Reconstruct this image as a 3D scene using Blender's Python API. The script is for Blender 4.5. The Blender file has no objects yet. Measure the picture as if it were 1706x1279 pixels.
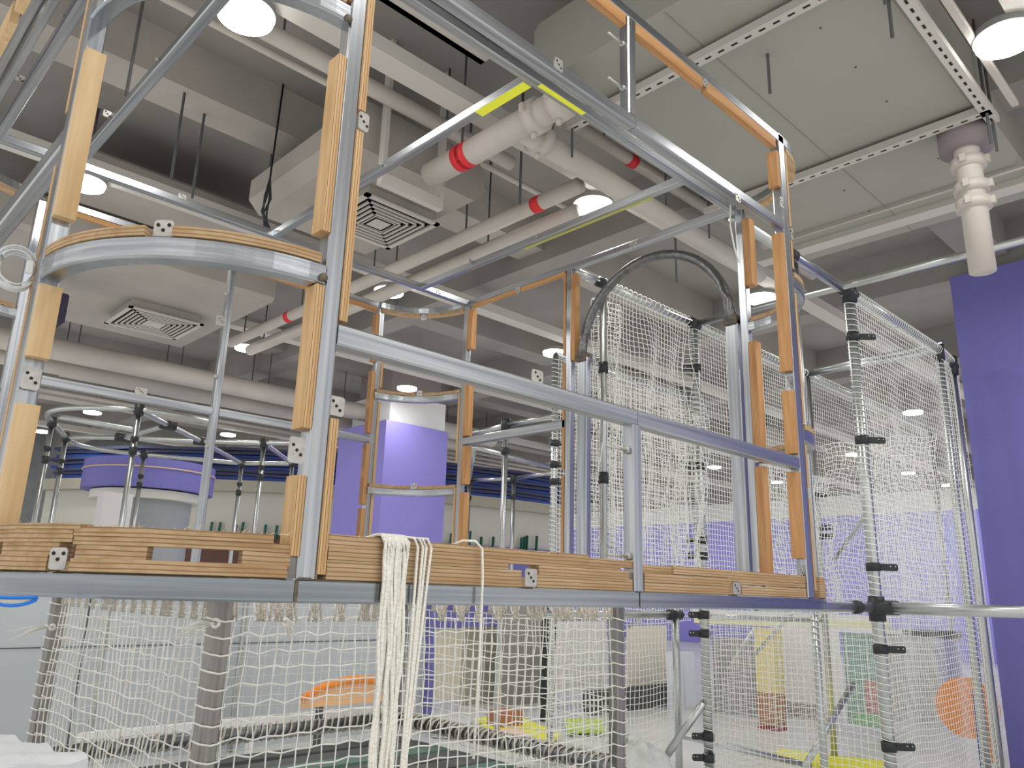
import bpy, math, random
from mathutils import Vector, Matrix
random.seed(7)
Z0 = 1.7                      # camera height above the floor; geometry below is written relative to eye level
S = bpy.context.scene
COL = S.collection
PI = math.pi

# ---------------------------------------------------------------- camera
F, PITCH, ROLL, YAW = 1306.22, .260535, -.0291486, .76448
fw = Vector((math.sin(YAW)*math.cos(PITCH), math.cos(YAW)*math.cos(PITCH), math.sin(PITCH)))
rt = Vector((math.cos(YAW), -math.sin(YAW), 0)); dn = fw.cross(rt)
c_, s_ = math.cos(ROLL), math.sin(ROLL)
RT = c_*rt + s_*dn; DN = -s_*rt + c_*dn
cam = bpy.data.cameras.new('camera'); camo = bpy.data.objects.new('camera', cam); COL.objects.link(camo)
cam.sensor_width = 36; cam.lens = F*36/1706; cam.clip_start = .02; cam.clip_end = 200
m = Matrix((RT, -DN, -fw)).transposed().to_4x4(); m.translation = Vector((0, 0, Z0)); camo.matrix_world = m
S.camera = camo

def U(px, py, ax, v):
    """the point where the sight line through a photo pixel meets a plane of the place (relative to eye level)"""
    d = RT*((px-853)/F) + DN*((py-639.5)/F) + fw
    return d*(v/d[ax])

# ---------------------------------------------------------------- materials
MATS = {}
def lin(r, g, b):
    f = lambda c: (c/255/12.92 if c/255 <= .04045 else ((c/255+.055)/1.055)**2.4)
    return (f(r), f(g), f(b), 1)
def mat(name, col, rough=.6, metal=0, noise=0, nscale=(3, 3, 3), bump=0, emit=None, alpha=1, spec=.5, col2=None, trans=0):
    if name in MATS: return MATS[name]
    M = bpy.data.materials.new(name); M.use_nodes = True; nt = M.node_tree; N = nt.nodes; L = nt.links
    b = N['Principled BSDF']
    b.inputs['Base Color'].default_value = col; b.inputs['Roughness'].default_value = rough
    b.inputs['Metallic'].default_value = metal; b.inputs['Specular IOR Level'].default_value = spec
    if trans: b.inputs['Transmission Weight'].default_value = trans
    if alpha < 1: b.inputs['Alpha'].default_value = alpha
    if emit: b.inputs['Emission Color'].default_value = emit[0]; b.inputs['Emission Strength'].default_value = emit[1]
    if noise or bump:
        tc = N.new('ShaderNodeTexCoord'); mp = N.new('ShaderNodeMapping'); nz = N.new('ShaderNodeTexNoise')
        mp.inputs['Scale'].default_value = nscale; nz.inputs['Scale'].default_value = 1; nz.inputs['Detail'].default_value = 5
        L.new(tc.outputs['Object'], mp.inputs['Vector']); L.new(mp.outputs['Vector'], nz.inputs['Vector'])
        if noise:
            cr = N.new('ShaderNodeMapRange'); cr.inputs['From Min'].default_value = .3; cr.inputs['From Max'].default_value = .7
            L.new(nz.outputs['Fac'], cr.inputs['Value'])
            mx = N.new('ShaderNodeMix'); mx.data_type = 'RGBA'
            c2 = col2 or tuple(c*(1-noise) for c in col[:3])+(1,)
            mx.inputs['A'].default_value = col; mx.inputs['B'].default_value = c2
            L.new(cr.outputs['Result'], mx.inputs['Factor']); L.new(mx.outputs['Result'], b.inputs['Base Color'])
            if metal:
                mr = N.new('ShaderNodeMapRange'); mr.inputs['To Min'].default_value = rough-.1; mr.inputs['To Max'].default_value = rough+.12
                L.new(nz.outputs['Fac'], mr.inputs['Value']); L.new(mr.outputs['Result'], b.inputs['Roughness'])
        if bump:
            bp = N.new('ShaderNodeBump'); bp.inputs['Strength'].default_value = bump; bp.inputs['Distance'].default_value = .01
            L.new(nz.outputs['Fac'], bp.inputs['Height']); L.new(bp.outputs['Normal'], b.inputs['Normal'])
    MATS[name] = M; return M

def ply(name, band, period, light, dark, longax):
    """plywood: thin veneer lines across one axis, grain along another"""
    if name in MATS: return MATS[name]
    M = bpy.data.materials.new(name); M.use_nodes = True; nt = M.node_tree; N = nt.nodes; L = nt.links
    b = N['Principled BSDF']; b.inputs['Roughness'].default_value = .65; b.inputs['Specular IOR Level'].default_value = .3
    tc = N.new('ShaderNodeTexCoord'); sp = N.new('ShaderNodeSeparateXYZ'); L.new(tc.outputs['Object'], sp.inputs[0])
    n1 = N.new('ShaderNodeTexNoise'); n1.inputs['Scale'].default_value = 5; L.new(tc.outputs['Object'], n1.inputs['Vector'])
    ma = N.new('ShaderNodeMath'); ma.operation = 'MULTIPLY_ADD'; ma.inputs[1].default_value = 3.5; L.new(n1.outputs['Fac'], ma.inputs[0])
    mb_ = N.new('ShaderNodeMath'); mb_.operation = 'MULTIPLY'; mb_.inputs[1].default_value = 2*PI/period
    L.new(sp.outputs['XYZ'.index(band)], mb_.inputs[0]); L.new(mb_.outputs[0], ma.inputs[2])
    co = N.new('ShaderNodeMath'); co.operation = 'COSINE'; L.new(ma.outputs[0], co.inputs[0])
    mr = N.new('ShaderNodeMapRange'); mr.inputs['From Min'].default_value = .45; mr.inputs['From Max'].default_value = .95
    L.new(co.outputs[0], mr.inputs['Value'])
    mp = N.new('ShaderNodeMapping'); sc = [26, 26, 26]; sc['XYZ'.index(longax)] = 2.2; mp.inputs['Scale'].default_value = sc
    L.new(tc.outputs['Object'], mp.inputs['Vector']); n2 = N.new('ShaderNodeTexNoise'); n2.inputs['Scale'].default_value = 1; n2.inputs['Detail'].default_value = 6
    L.new(mp.outputs['Vector'], n2.inputs['Vector'])
    r2 = N.new('ShaderNodeMapRange'); r2.inputs['From Min'].default_value = .32; r2.inputs['From Max'].default_value = .68; L.new(n2.outputs['Fac'], r2.inputs['Value'])
    m1 = N.new('ShaderNodeMix'); m1.data_type = 'RGBA'; m1.inputs['A'].default_value = light
    m1.inputs['B'].default_value = (light[0]*.72, light[1]*.62, light[2]*.5, 1); L.new(r2.outputs['Result'], m1.inputs['Factor'])
    m2 = N.new('ShaderNodeMix'); m2.data_type = 'RGBA'; m2.inputs['B'].default_value = dark
    L.new(m1.outputs['Result'], m2.inputs['A']); L.new(mr.outputs['Result'], m2.inputs['Factor']); L.new(m2.outputs['Result'], b.inputs['Base Color'])
    MATS[name] = M; return M

steelc = (.68, .70, .72, 1); steeld = (.34, .37, .41, 1)
ST = {'X': mat('steel_x', steelc, .3, 1, .5, (.8, 45, 45), .06, col2=steeld),
      'Y': mat('steel_y', steelc, .3, 1, .5, (45, .8, 45), .06, col2=steeld),
      'Z': mat('steel_z', steelc, .3, 1, .5, (45, 45, .8), .06, col2=steeld),
      'A': mat('steel_arc', steelc, .27, 1, .5, (3, 3, 60), .06, col2=steeld)}
PIPE = mat('galvanised_pipe', (.72, .75, .74, 1), .30, 1, .2, (4, 4, 2))
DULL = mat('dull_steel', (.30, .30, .30, 1), .38, 1, .4, (30, 30, 30), .1)
WELD = mat('weld_scorch', (.20, .16, .12, 1), .8, .3, .6, (60, 60, 60))
LT, DK = (.58, .40, .215, 1), (.24, .13, .065, 1)
LO = (.50, .28, .125, 1)
PLX = ply('plywood_x', 'X', .0093, LT, DK, 'Z'); PLY_ = ply('plywood_y', 'Y', .0093, LT, DK, 'Z')
PLXo = ply('plywood_x_orange', 'X', .0093, LO, DK, 'Z'); PLYo = ply('plywood_y_orange', 'Y', .0093, LO, DK, 'Z')
PLZ = ply('plywood_z', 'Z', .0125, (.47, .34, .20, 1), (.21, .125, .07, 1), 'X')
PLZy = ply('plywood_z_along_y', 'Z', .0125, (.47, .34, .20, 1), (.21, .125, .07, 1), 'Y')
PINE = mat('pine_face', (.60, .44, .25, 1), .6, 0, .35, (28, 28, 2), .1, col2=(.47, .31, .15, 1))
PLATE = mat('bracket_plate', (.62, .60, .56, 1), .4, .7, .3, (30, 30, 30))
HOLE = mat('hole_black', (.015, .015, .015, 1), .8)
BLK = mat('black_plastic', (.022, .024, .026, 1), .45)
NETM = mat('white_net_rope', lin(234, 234, 228), .8, noise=.1, nscale=(20, 20, 20))
NETG = mat('old_net_rope', lin(236, 236, 228), .85, noise=.18, nscale=(20, 20, 20))
ROPE = mat('white_rope', lin(236, 233, 222), .8, noise=.25, nscale=(90, 90, 160), bump=.5)
ROPEG = mat('grey_rope', lin(214, 206, 192), .9, noise=.45, nscale=(90, 90, 160), bump=.5)
CEIL = mat('ceiling_paint', lin(146, 141, 135), .9, noise=.18, nscale=(.7, .7, .7), col2=lin(126, 121, 117))
BEAMM = mat('beam_paint', lin(186, 181, 173), .7, noise=.12, nscale=(.8, .8, 3))
DUCT = mat('duct_paint', lin(162, 156, 148), .75, noise=.2, nscale=(1.2, 1.2, 1.2), bump=.15)
DUCTR = mat('duct_board', lin(148, 146, 136), .75, noise=.08, nscale=(.6, .6, .6))
PIPEP = mat('painted_pipe', lin(184, 177, 168), .6, noise=.15, nscale=(2, 2, 2))
RED = mat('red_band', lin(205, 45, 50), .5)
GAP = mat('dark_gap', lin(28, 28, 28), .9)
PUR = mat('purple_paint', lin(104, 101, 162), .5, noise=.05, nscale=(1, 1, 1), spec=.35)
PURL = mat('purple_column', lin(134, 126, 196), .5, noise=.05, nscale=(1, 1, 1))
WHT = mat('white_paint', lin(222, 222, 218), .6, noise=.05)
GRY = mat('grey_panel', lin(180, 185, 188), .45, noise=.1, nscale=(1, 1, 1), spec=.5)
FLOORM = mat('floor_paint', lin(205, 205, 202), .35, noise=.2, nscale=(.8, .8, .8))
GLOW = mat('lamp_glow', (1, 1, 1, 1), .5, emit=((1, .985, .95, 1), 14))
LHOUS = mat('lamp_housing', lin(128, 128, 124), .5)
YEL = mat('yellow_foam', lin(216, 214, 70), .7)
ORG = mat('orange_foam', lin(232, 138, 52), .6)
TEAL = mat('teal_foam', lin(140, 178, 166), .7, noise=.2, nscale=(4, 4, 4))
DARKG = mat('dark_grey_mat', lin(84, 84, 84), .7, noise=.3, nscale=(6, 6, 6))
CREAM = mat('cream_board', lin(212, 204, 184), .7, noise=.12, nscale=(3, 3, 3))
BROWN = mat('brown_board', lin(86, 62, 52), .7)
BLUE = mat('blue_sheet', lin(40, 78, 170), .5, noise=.5, nscale=(1, 1, 9), col2=lin(38, 48, 92))
BLUD = mat('dark_blue_sheet', lin(56, 66, 104), .6, noise=.4, nscale=(1, 1, 9), col2=lin(52, 50, 60))
PLAS = mat('plastic_film', lin(225, 228, 222), .22, noise=.3, nscale=(9, 9, 9), bump=1.0, alpha=.72)
CLOTH = mat('white_wrap', lin(212, 214, 216), .5, noise=.12, nscale=(5, 5, 5), bump=.8)

# ---------------------------------------------------------------- mesh helpers
class MB:
    def __init__(s): s.v = []; s.f = []; s.m = []; s.sm = []
    def add(s, vs, fs, m=0, smooth=False):
        o = len(s.v); s.v += [tuple(p) for p in vs]
        for f in fs: s.f.append([i+o for i in f]); s.m.append(m); s.sm.append(smooth)
        return s
    def box(s, x0, y0, z0, x1, y1, z1, m=0):
        x0, x1 = sorted((x0, x1)); y0, y1 = sorted((y0, y1)); z0, z1 = sorted((z0, z1))
        v = [(x0, y0, z0), (x1, y0, z0), (x1, y1, z0), (x0, y1, z0), (x0, y0, z1), (x1, y0, z1), (x1, y1, z1), (x0, y1, z1)]
        return s.add(v, [(0, 3, 2, 1), (4, 5, 6, 7), (0, 1, 5, 4), (1, 2, 6, 5), (2, 3, 7, 6), (3, 0, 4, 7)], m)
    def sweep(s, pts, prof, up=(0, 0, 1), m=0, closed=False, smooth=False, cap=True):
        pts = [Vector(p) for p in pts]; n = len(pts); k = len(prof); vs = []; up0 = Vector(up)
        for i, p in enumerate(pts):
            if closed: t = pts[(i+1) % n]-pts[i-1]
            else: t = pts[min(i+1, n-1)]-pts[max(i-1, 0)]
            t.normalize(); u = up0 if abs(t.dot(up0)) < .97 else Vector((1, 0, 0)) if abs(t.x) < .9 else Vector((0, 1, 0))
            a = t.cross(u).normalized(); b = a.cross(t).normalized()
            vs += [p+a*q[0]+b*q[1] for q in prof]
        fs = []
        for i in range(n if closed else n-1):
            j = (i+1) % n
            for q in range(k): r = (q+1) % k; fs.append((i*k+q, i*k+r, j*k+r, j*k+q))
        if cap and not closed: fs += [tuple(range(k-1, -1, -1)), tuple((n-1)*k+q for q in range(k))]
        return s.add(vs, fs, m, smooth)
    def tube(s, pts, r, n=10, m=0, closed=False, smooth=True):
        return s.sweep(pts, [(r*math.cos(2*PI*i/n), r*math.sin(2*PI*i/n)) for i in range(n)], m=m, closed=closed, smooth=smooth)
    def bar(s, a, b, w, h, m=0, up=(0, 0, 1), c=.005):
        return s.sweep([a, b], rect(w, h, c), up, m)
    def disc(s, c, r, n=24, m=0, z2=None):
        """short vertical drum"""
        z1 = c[2]; z2 = z1 if z2 is None else z2
        return s.tube([(c[0], c[1], z1), (c[0], c[1], z2)], r, n, m, smooth=False)
def rect(w, h, c=.005):
    a, b = w/2, h/2
    if not c: return [(-a, -b), (a, -b), (a, b), (-a, b)]
    return [(-a+c, -b), (a-c, -b), (a, -b+c), (a, b-c), (a-c, b), (-a+c, b), (-a, b-c), (-a, -b+c)]

WL = {}
def props(o, label=None, cat=None, group=None, kind=None):
    if label: o['label'] = label
    if cat: o['category'] = cat
    if group: o['group'] = group
    if kind: o['kind'] = kind
    return o
def thing(name, loc, label, cat, group=None):
    o = bpy.data.objects.new(name, None); COL.objects.link(o); o.empty_display_size = .1
    w = Vector((loc[0], loc[1], loc[2]+Z0)); o.location = w; WL[o] = w
    return props(o, label, cat, group)
def obj(name, mb, mats, parent=None, origin=None, **k):
    if not isinstance(mats, (list, tuple)): mats = [mats]
    if origin is None:
        xs = [v[0] for v in mb.v]; ys = [v[1] for v in mb.v]; zs = [v[2] for v in mb.v]
        origin = ((min(xs)+max(xs))/2, (min(ys)+max(ys))/2, min(zs))
    me = bpy.data.meshes.new(name); ox, oy, oz = origin
    me.from_pydata([(x-ox, y-oy, z-oz) for x, y, z in mb.v], [], mb.f)
    for M in mats: me.materials.append(M)
    me.polygons.foreach_set('material_index', mb.m); me.polygons.foreach_set('use_smooth', mb.sm); me.update()
    o = bpy.data.objects.new(name, me); COL.objects.link(o)
    w = Vector((ox, oy, oz+Z0)); WL[o] = w
    if parent: o.parent = parent; o.location = w-WL[parent]
    else: o.location = w
    return props(o, **k)

# ================================================================ ROOM SHELL
XR, YB = 28.5, 27.5
obj('floor', MB().box(-5, -5, -1.8, XR, YB, -1.7), FLOORM, kind='structure')
obj('ceiling', MB().box(-5, -5, 4.6, XR, YB, 4.75), CEIL, kind='structure')
obj('wall_back', MB().box(-5, YB, -1.7, XR, YB+.15, 4.6), mat('back_wall', lin(120, 122, 122), .7, noise=.2), kind='structure')
wr = MB().box(XR, -5, -1.7, XR+.15, YB, 3.05).box(XR-.02, -5, 3.05, XR+.15, YB, 3.75, 1).box(XR, -5, 3.75, XR+.15, YB, 4.6, 2)
obj('wall_right', wr, [mat('wall_purple', lin(150, 145, 225), .5), WHT, CEIL], kind='structure')
nt = 0
def trim(mb, mt):
    global nt; nt += 1
    return obj('trim_%d' % nt, mb, mt, kind='structure')
# slim channels carrying the lamps, along X, and deeper beams of the slab
for y in (.80, 4.20, 7.52, 10.75, 14.0, 18.3, 21.8): trim(MB().box(-4, y-.1, 3.66, XR, y+.1, 3.78), BEAMM)
for y in (2.4, 6.5, 9.6, 13.0, 16.4, 20, 24): trim(MB().box(-4, y-.22, 4.15, XR, y+.22, 4.6), DUCT if y in (6.5,) else CEIL)
for x in (-1.5, 6.7, 10.6, 14.2, 18, 22, 25.5): trim(MB().box(x-.2, -4, 4.0, x+.2, YB, 4.6), CEIL)

# big purple partition at the right
pw = MB().box(10.2, -3, -1.7, 10.36, 2.80, 3.96)
obj('purple_partition', pw, PUR, label='tall plain purple partition filling the right edge of the photo', cat='partition')

# ================================================================ LAMPS
def lamp(x, y, label, z=3.6, on=True, w=16):
    o = thing('downlight', (x, y, z), label, 'light', 'round ceiling downlights')
    obj('housing', MB().disc((x, y, z+.012), .19, 32, z2=z+.062), LHOUS, o)
    obj('diffuser', MB().disc((x, y, z-.022), .178, 32, z2=z+.012), GLOW, o)
    l = bpy.data.lights.new('lamp', 'AREA'); l.shape = 'DISK'; l.size = .3; l.energy = w; l.color = (1, .985, .95)
    lo = bpy.data.objects.new('lamp', l); COL.objects.link(lo); lo.parent = o; lo.location = (0, 0, -.04)
for x, y, lb in [
    (1.70, 4.39, 'large glowing round downlight at the top left beside the diagonal roof joist'),
    (5.31, .955, 'large glowing round downlight at the upper right corner of the photo'),
    (5.235, 4.41, 'round downlight glowing under the channel right of the red banded pipes'),
    (1.668, 7.615, 'round downlight glowing behind the left post above the curved rail'),
    (5.233, 7.73, 'round downlight glowing just above the back curved rail of the steel frame'),
    (8.466, 4.431, 'round downlight glowing between the two right posts of the steel frame'),
    (8.477, 7.909, 'round downlight glowing left of the arch above the net corner'),
    (8.323, 11.48, 'round downlight glowing over the white top of the purple column'),
    (5.144, 11.411, 'round downlight glowing right of the slatted vent seen through the left bay'),
    (5.082, 18.686, 'small far downlight above the left of the round pipe ring'),
    (4.999, 22.243, 'small far downlight left of the round pipe ring, lowest at the left edge'),
    (8.222, 18.701, 'small far downlight right of the stud above the pipe ring'),
    (15.841, 5.271, 'downlight seen through the upper part of the right net tower'),
    (23.405, 8.085, 'small downlight seen through the right net tower, lower middle'),
    (26.468, 8.007, 'smallest downlight seen near the right poles of the net tower'),
    (11.957, 22.249, 'tiny far downlight just left of the main front post'),
    (15.216, 18.489, 'tiny far downlight beside the right edge of the purple column'),
    (19.64, 8.049, 'downlight seen through the net left of the thick lashed pole'),
    (19.384, 11.857, 'tiny downlight seen through the net inside the arch'),
    (23.045, 11.87, 'tiny downlight seen through the net between the two right posts')]:
    lamp(x, y, lb, w=14 if y < 9 else 18)
# lamps over and behind the viewer (same grid, they light the near side)
for x, y in [(1.7, .95), (-1.8, .95), (-1.8, 4.4), (1.7, -2.5), (5.2, -2.5), (8.45, .95), (12, .95)]:
    lamp(x, y, 'round downlight of the lamp grid outside the view')

# ================================================================ STEEL PLAY FRAME
FR = thing('steel_play_frame', (2.6, 4.2, -.05), 'welded square tube play house frame with plywood strips and raised deck', 'frame')
x0, x1, y0, y1 = .50, 4.85, 2.00, 6.45
s = .06
def strip(parent, ax, a0, b0, z0, z1, t=.028, d=.064, orange=False):
    """plywood strip beside a post; ax = board normal"""
    if ax == 'X': mb = MB().box(a0, b0, z0, a0+t, b0+d, z1); mt = PLXo if orange else PLX
    else: mb = MB().box(a0, b0, z0, a0+d, b0+t, z1); mt = PLYo if orange else PLY_
    xs = [v[0] for v in mb.v]; ys = [v[1] for v in mb.v]
    return obj('plywood_strip', mb, mt, parent, origin=((min(xs)+max(xs))/2, (min(ys)+max(ys))/2, z0))
def bracket(parent, c, nrm, w=.05, h=.062):
    """small drilled tab, c = centre, nrm = axis it faces ('X','Y')"""
    mb = MB(); x, y, z = c; t = .002
    if nrm == 'Y':
        mb.sweep([(x, y-t, z), (x, y+t, z)], rect(w, h, .006))
        for dx, dz in ((-.012, .014), (0, 0), (.013, -.012)): mb.tube([(x+dx, y-t-.001, z+dz), (x+dx, y+t+.001, z+dz)], .005, 8, 1, smooth=False)
    else:
        mb.sweep([(x-t, y, z), (x+t, y, z)], rect(w, h, .006))
        for dx, dz in ((-.012, .014), (0, 0), (.013, -.012)): mb.tube([(x-t-.001, y+dx, z+dz), (x+t+.001, y+dx, z+dz)], .005, 8, 1, smooth=False)
    return obj('bracket', mb, [PLATE, HOLE], parent)
def post(xa, ya, z0, z1, w=s, d=s, name='post'):
    return obj(name, MB().sweep([(xa+w/2, ya+d/2, z0), (xa+w/2, ya+d/2, z1)], rect(w, d, .006), up=(0, 1, 0)), ST['Z'], FR)
def railx(xa, xb, yc, zc, h=s, w=s, name='rail', parent=FR): return obj(name, MB().bar((xa, yc, zc), (xb, yc, zc), w, h, c=.006), ST['X'], parent)
def raily(xc, ya, yb, zc, h=s, w=s, name='rail', parent=FR): return obj(name, MB().bar((xc, ya, zc), (xc, yb, zc), w, h, c=.006), ST['Y'], parent)
ZT = 2.80
# posts -----------------------------------------------------------
P1 = post(1.122, 2.0, .022, 2.77)                      # near corner, front face side
for z0, z1 in ((.305-.22, .305), (.442, .88), (1.06, 1.69), (1.93, 2.7)):
    pass
for z0, z1 in ((.082, .305), (.442, .882), (1.059, 1.689), (1.91, 2.72)): strip(P1, 'X', 1.094, 2.0, z0, z1)
for z0, z1 in ((.036, .484), (.79, 1.448), (1.525, 2.15), (2.25, 2.74)): strip(P1, 'X', 1.182, 2.0, z0, z1)
bracket(P1, (1.205, 1.999, 1.485), 'Y', .04, .066); bracket(P1, (1.215, 2.03, .53), 'Y', .055, .06); bracket(P1, (1.088, 2.01, .375), 'Y', .05, .075)
P0 = post(.50, 2.62, .022, 2.77)                       # near corner, left face side
for z0, z1 in ((.135, .493), (.636, .863), (1.09, 1.694), (1.95, 2.7)):
    o = obj('plywood_strip', MB().box(.502, 2.585, z0, .563, 2.619, z1), PINE, P0)
for z0, z1 in ((.2, 1.3), (1.5, 2.6)): strip(P0, 'Y', .50, 2.682, z0, z1)
bracket(P0, (.53, 2.612, .575), 'Y', .05, .07)
P2 = post(4.155, 2.0, .022, 2.83, w=.075)              # right end of front face
for z0, z1 in ((.225, .695), (.796, 1.16), (1.276, 2.136), (2.449, 2.69)): strip(P2, 'X', 4.118, 2.0, z0, z1, t=.035, orange=True)
for z0, z1 in ((.06, .56), (.62, .86), (.99, 1.78), (1.94, 2.12), (2.22, 2.72)): strip(P2, 'X', 4.231, 2.0, z0, z1, t=.024)
bracket(P2, (4.14, 1.998, 2.34), 'Y', .04, .07); bracket(P2, (4.13, 2.02, 1.215), 'Y', .05, .07); bracket(P2, (4.135, 2.02, .15), 'Y', .05, .08); bracket(P2, (4.25, 1.998, 2.17), 'Y', .03, .07)
P3 = post(4.79, 2.62, .022, 2.77)                      # right face near corner
for z0, z1 in ((.14, .86), (.98, 1.735), (2.16, 2.67)): strip(P3, 'Y', 4.775, 2.56, z0, z1, t=.056, d=.075, orange=True)
P4 = post(4.79, 4.28, .022, 2.77)
for z0, z1 in ((.12, .95), (1.0, 1.92), (2.0, 2.75)):
    strip(P4, 'Y', 4.79, 4.343, z0, z1, orange=True)
strip(P4, 'Y', 4.785, 4.232, 1.93, 2.72, t=.046, orange=True)
P5 = post(4.79, 5.66, .022, 2.77)
for z0, z1 in ((.12, .9), (.98, 1.34), (1.44, 1.955), (2.313, 2.727)): strip(P5, 'Y', 4.785, 5.59, z0, z1, t=.068, d=.064, orange=True)
for z0, z1 in ((.1, .95), (1.2, 1.85)): strip(P5, 'Y', 4.79, 5.722, z0, z1)
P6 = post(4.235, 6.39, .022, 2.77)
for z0, z1 in ((.14, .74), (.78, 1.36), (1.47, 2.1), (2.2, 2.7)): strip(P6, 'X', 4.19, 6.38, z0, z1, t=.043, orange=True)
for z0, z1 in ((.14, .9), (.98, 1.8), (1.95, 2.35)): strip(P6, 'X', 4.297, 6.39, z0, z1)
P7 = post(.50, 5.66, .022, 2.77); P8 = post(1.122, 6.39, .022, 2.77)
strip(P7, 'Y', .50, 5.63, .1, 2.6); strip(P8, 'X', 1.092, 6.39, .1, 1.3)
MIDS = post(2.64, 2.0, .022, .712, name='stud')        # short studs of front face
obj('cross_bolt', MB().tube([(2.50, 2.03, .60), (2.64, 2.03, .60)], .006, 8).tube([(2.625, 2.03, .60), (2.64, 2.03, .60)], .016, 10), PLATE, MIDS)
obj('cross_bolt', MB().tube([(2.50, 2.03, .16), (2.64, 2.03, .16)], .006, 8).tube([(2.625, 2.03, .16), (2.64, 2.03, .16)], .016, 10), PLATE, MIDS)
TS = post(2.64, 2.0, 2.23, 2.77, name='stud')
for z in (2.37, 2.62): obj('cross_bolt', MB().tube([(2.52, 2.03, z), (2.64, 2.03, z)], .006, 8).tube([(2.625, 2.03, z), (2.64, 2.03, z)], .014, 10), PLATE, TS)
BS = post(2.65, 6.39, .022, 2.77, name='stud')
bracket(BS, (2.62, 6.38, 2.2), 'Y', .09, .09)
for z in (1.1, 1.7, 2.45): obj('cross_bolt', MB().tube([(2.62, 6.37, z), (2.65, 6.37, z)], .014, 8), PLATE, BS)
# arcs -----------------------------------------------------------
def arcpts(cx, cy, rx, ry, a0, a1, z, n=18): return [(cx+rx*math.cos(a0+(a1-a0)*i/n), cy+ry*math.sin(a0+(a1-a0)*i/n), z) for i in range(n+1)]
CORN = [(1.122, 2.62, PI, 1.5*PI), (4.23, 2.62, 1.5*PI, 2*PI), (4.23, 5.72, 0, .5*PI), (1.122, 5.72, .5*PI, PI)]
for ci, (cx, cy, a0, a1) in enumerate(CORN):
    ry = .62 if ci < 2 else .70
    rx = .622
    for z, top in ((.919, 1), (1.857, 1), (ZT, 0)):
        m_ = obj('curved_rail', MB().sweep(arcpts(cx, cy, rx-.03, ry-.03, a0, a1, z), rect(.06, .068, .007)), ST['A'], FR)
        zz = z+.034 if top else z-.034-.03
        for u0, u1 in ((0.02, .46), (.54, .98)):
            obj('curved_plywood', MB().sweep(arcpts(cx, cy, rx-.028, ry-.028, a0+(a1-a0)*u0, a0+(a1-a0)*u1, zz+.015), rect(.056, .03, 0)), PLZ, m_)
        a = (a0+a1)/2; px_, py_ = cx+(rx-.03)*math.cos(a), cy+(ry-.03)*math.sin(a)
        zc = z+.034+.03 if top else z-.034-.03
        b = MB(); dv = Vector((-math.sin(a), math.cos(a), 0)); nv = Vector((math.cos(a), math.sin(a), 0)); c0 = Vector((px_, py_, zc))
        b.sweep([c0-nv*.002, c0+nv*.002], rect(.056, .06, .006))
        for q, w_ in ((-.016, .014), (0, -.002), (.016, .014)):
            h_ = c0+dv*q+Vector((0, 0, w_)); b.tube([h_-nv*.004, h_+nv*.004], .0055, 8, 1, smooth=False)
        obj('bracket', b, [PLATE, HOLE], m_)
# bolt heads where the near arc meets the posts
for z in (.905, 1.83): obj('bolt', MB().tube([(1.112, 1.992, z), (1.112, 2.002, z)], .014, 10), WELD, P1)
# weld scorch marks
obj('weld_mark', MB().box(1.125, 1.9975, .019, 1.165, 1.9995, .026).box(1.118, 1.9975, -.04, 1.128, 1.9995, .02), WELD, P1)
obj('weld_mark', MB().box(.53, 2.6165, .56, .558, 2.6185, .60), WELD, P0)
# front face rails ------------------------------------------------
def seg(fn, name, parent=FR): pass
R1 = railx(1.182, 2.672, 2.03, .745, h=.068, name='mid_rail'); R2 = railx(2.674, 4.155, 2.03, .745, h=.068, name='mid_rail')
bracket(R1, (2.05, 2.0, .795), 'Y', .06, .05)
T1 = railx(1.182, 2.688, 2.03, 2.20, name='top_rail'); T2 = railx(2.690, 4.155, 2.03, 2.20, name='top_rail')
bracket(T1, (2.14, 1.998, 2.215), 'Y', .05, .06); bracket(T2, (3.62, 1.998, 2.165), 'Y', .05, .05)
UR = railx(.9, 4.23, 2.03, ZT, name='parapet_rail')
for xa, xb in ((1.2, 1.95), (2.0, 2.62), (2.70, 3.30), (3.34, 4.12)):
    obj('plywood_strip', MB().box(xa, 2.0, ZT-.03-.062, xb, 2.036, ZT-.031), ply('plywood_rail', 'Y', .0093, LO, DK, 'X'), UR)
bracket(UR, (3.32, 1.998, 2.75), 'Y', .045, .05)
# yellow marker paint where joist meets the near roof beam
RB = railx(.53, 4.79, 2.70, ZT-.01, name='roof_beam'); RB2 = railx(.53, 4.79, 5.68, ZT, name='roof_beam')
YM = mat('yellow_marker', lin(225, 226, 60), .5)
for x in (.70, 1.18, 2.68, 4.20):
    j = raily(x, 2.73, 5.65, ZT, name='roof_joist')
    if x == 2.68: obj('marker_paint', MB().box(x-.032, 2.74, ZT-.0325, x+.032, 3.15, ZT-.0305), YM, j)
    if x == 4.20: obj('marker_paint', MB().box(x-.0, 3.0, ZT-.0325, x+.032, 4.3, ZT-.0305), mat('faint_marker', lin(190, 190, 110), .5, .5), j)
    b_ = MB().tube([(x-.05, 4.1, ZT), (x-.032, 4.1, ZT)], .008, 8); obj('bolt', b_, PLATE, j)
    bracket(j, (x-.05, 4.9, ZT+.02), 'Y', .05, .045)
obj('marker_paint', MB().box(2.72, 2.668, ZT-.042, 3.10, 2.7, ZT-.0405), YM, RB)
bracket(RB2, (1.9, 5.648, ZT+.03), 'Y', .06, .04); bracket(RB2, (4.4, 5.648, ZT+.0), 'Y', .06, .03)
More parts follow.
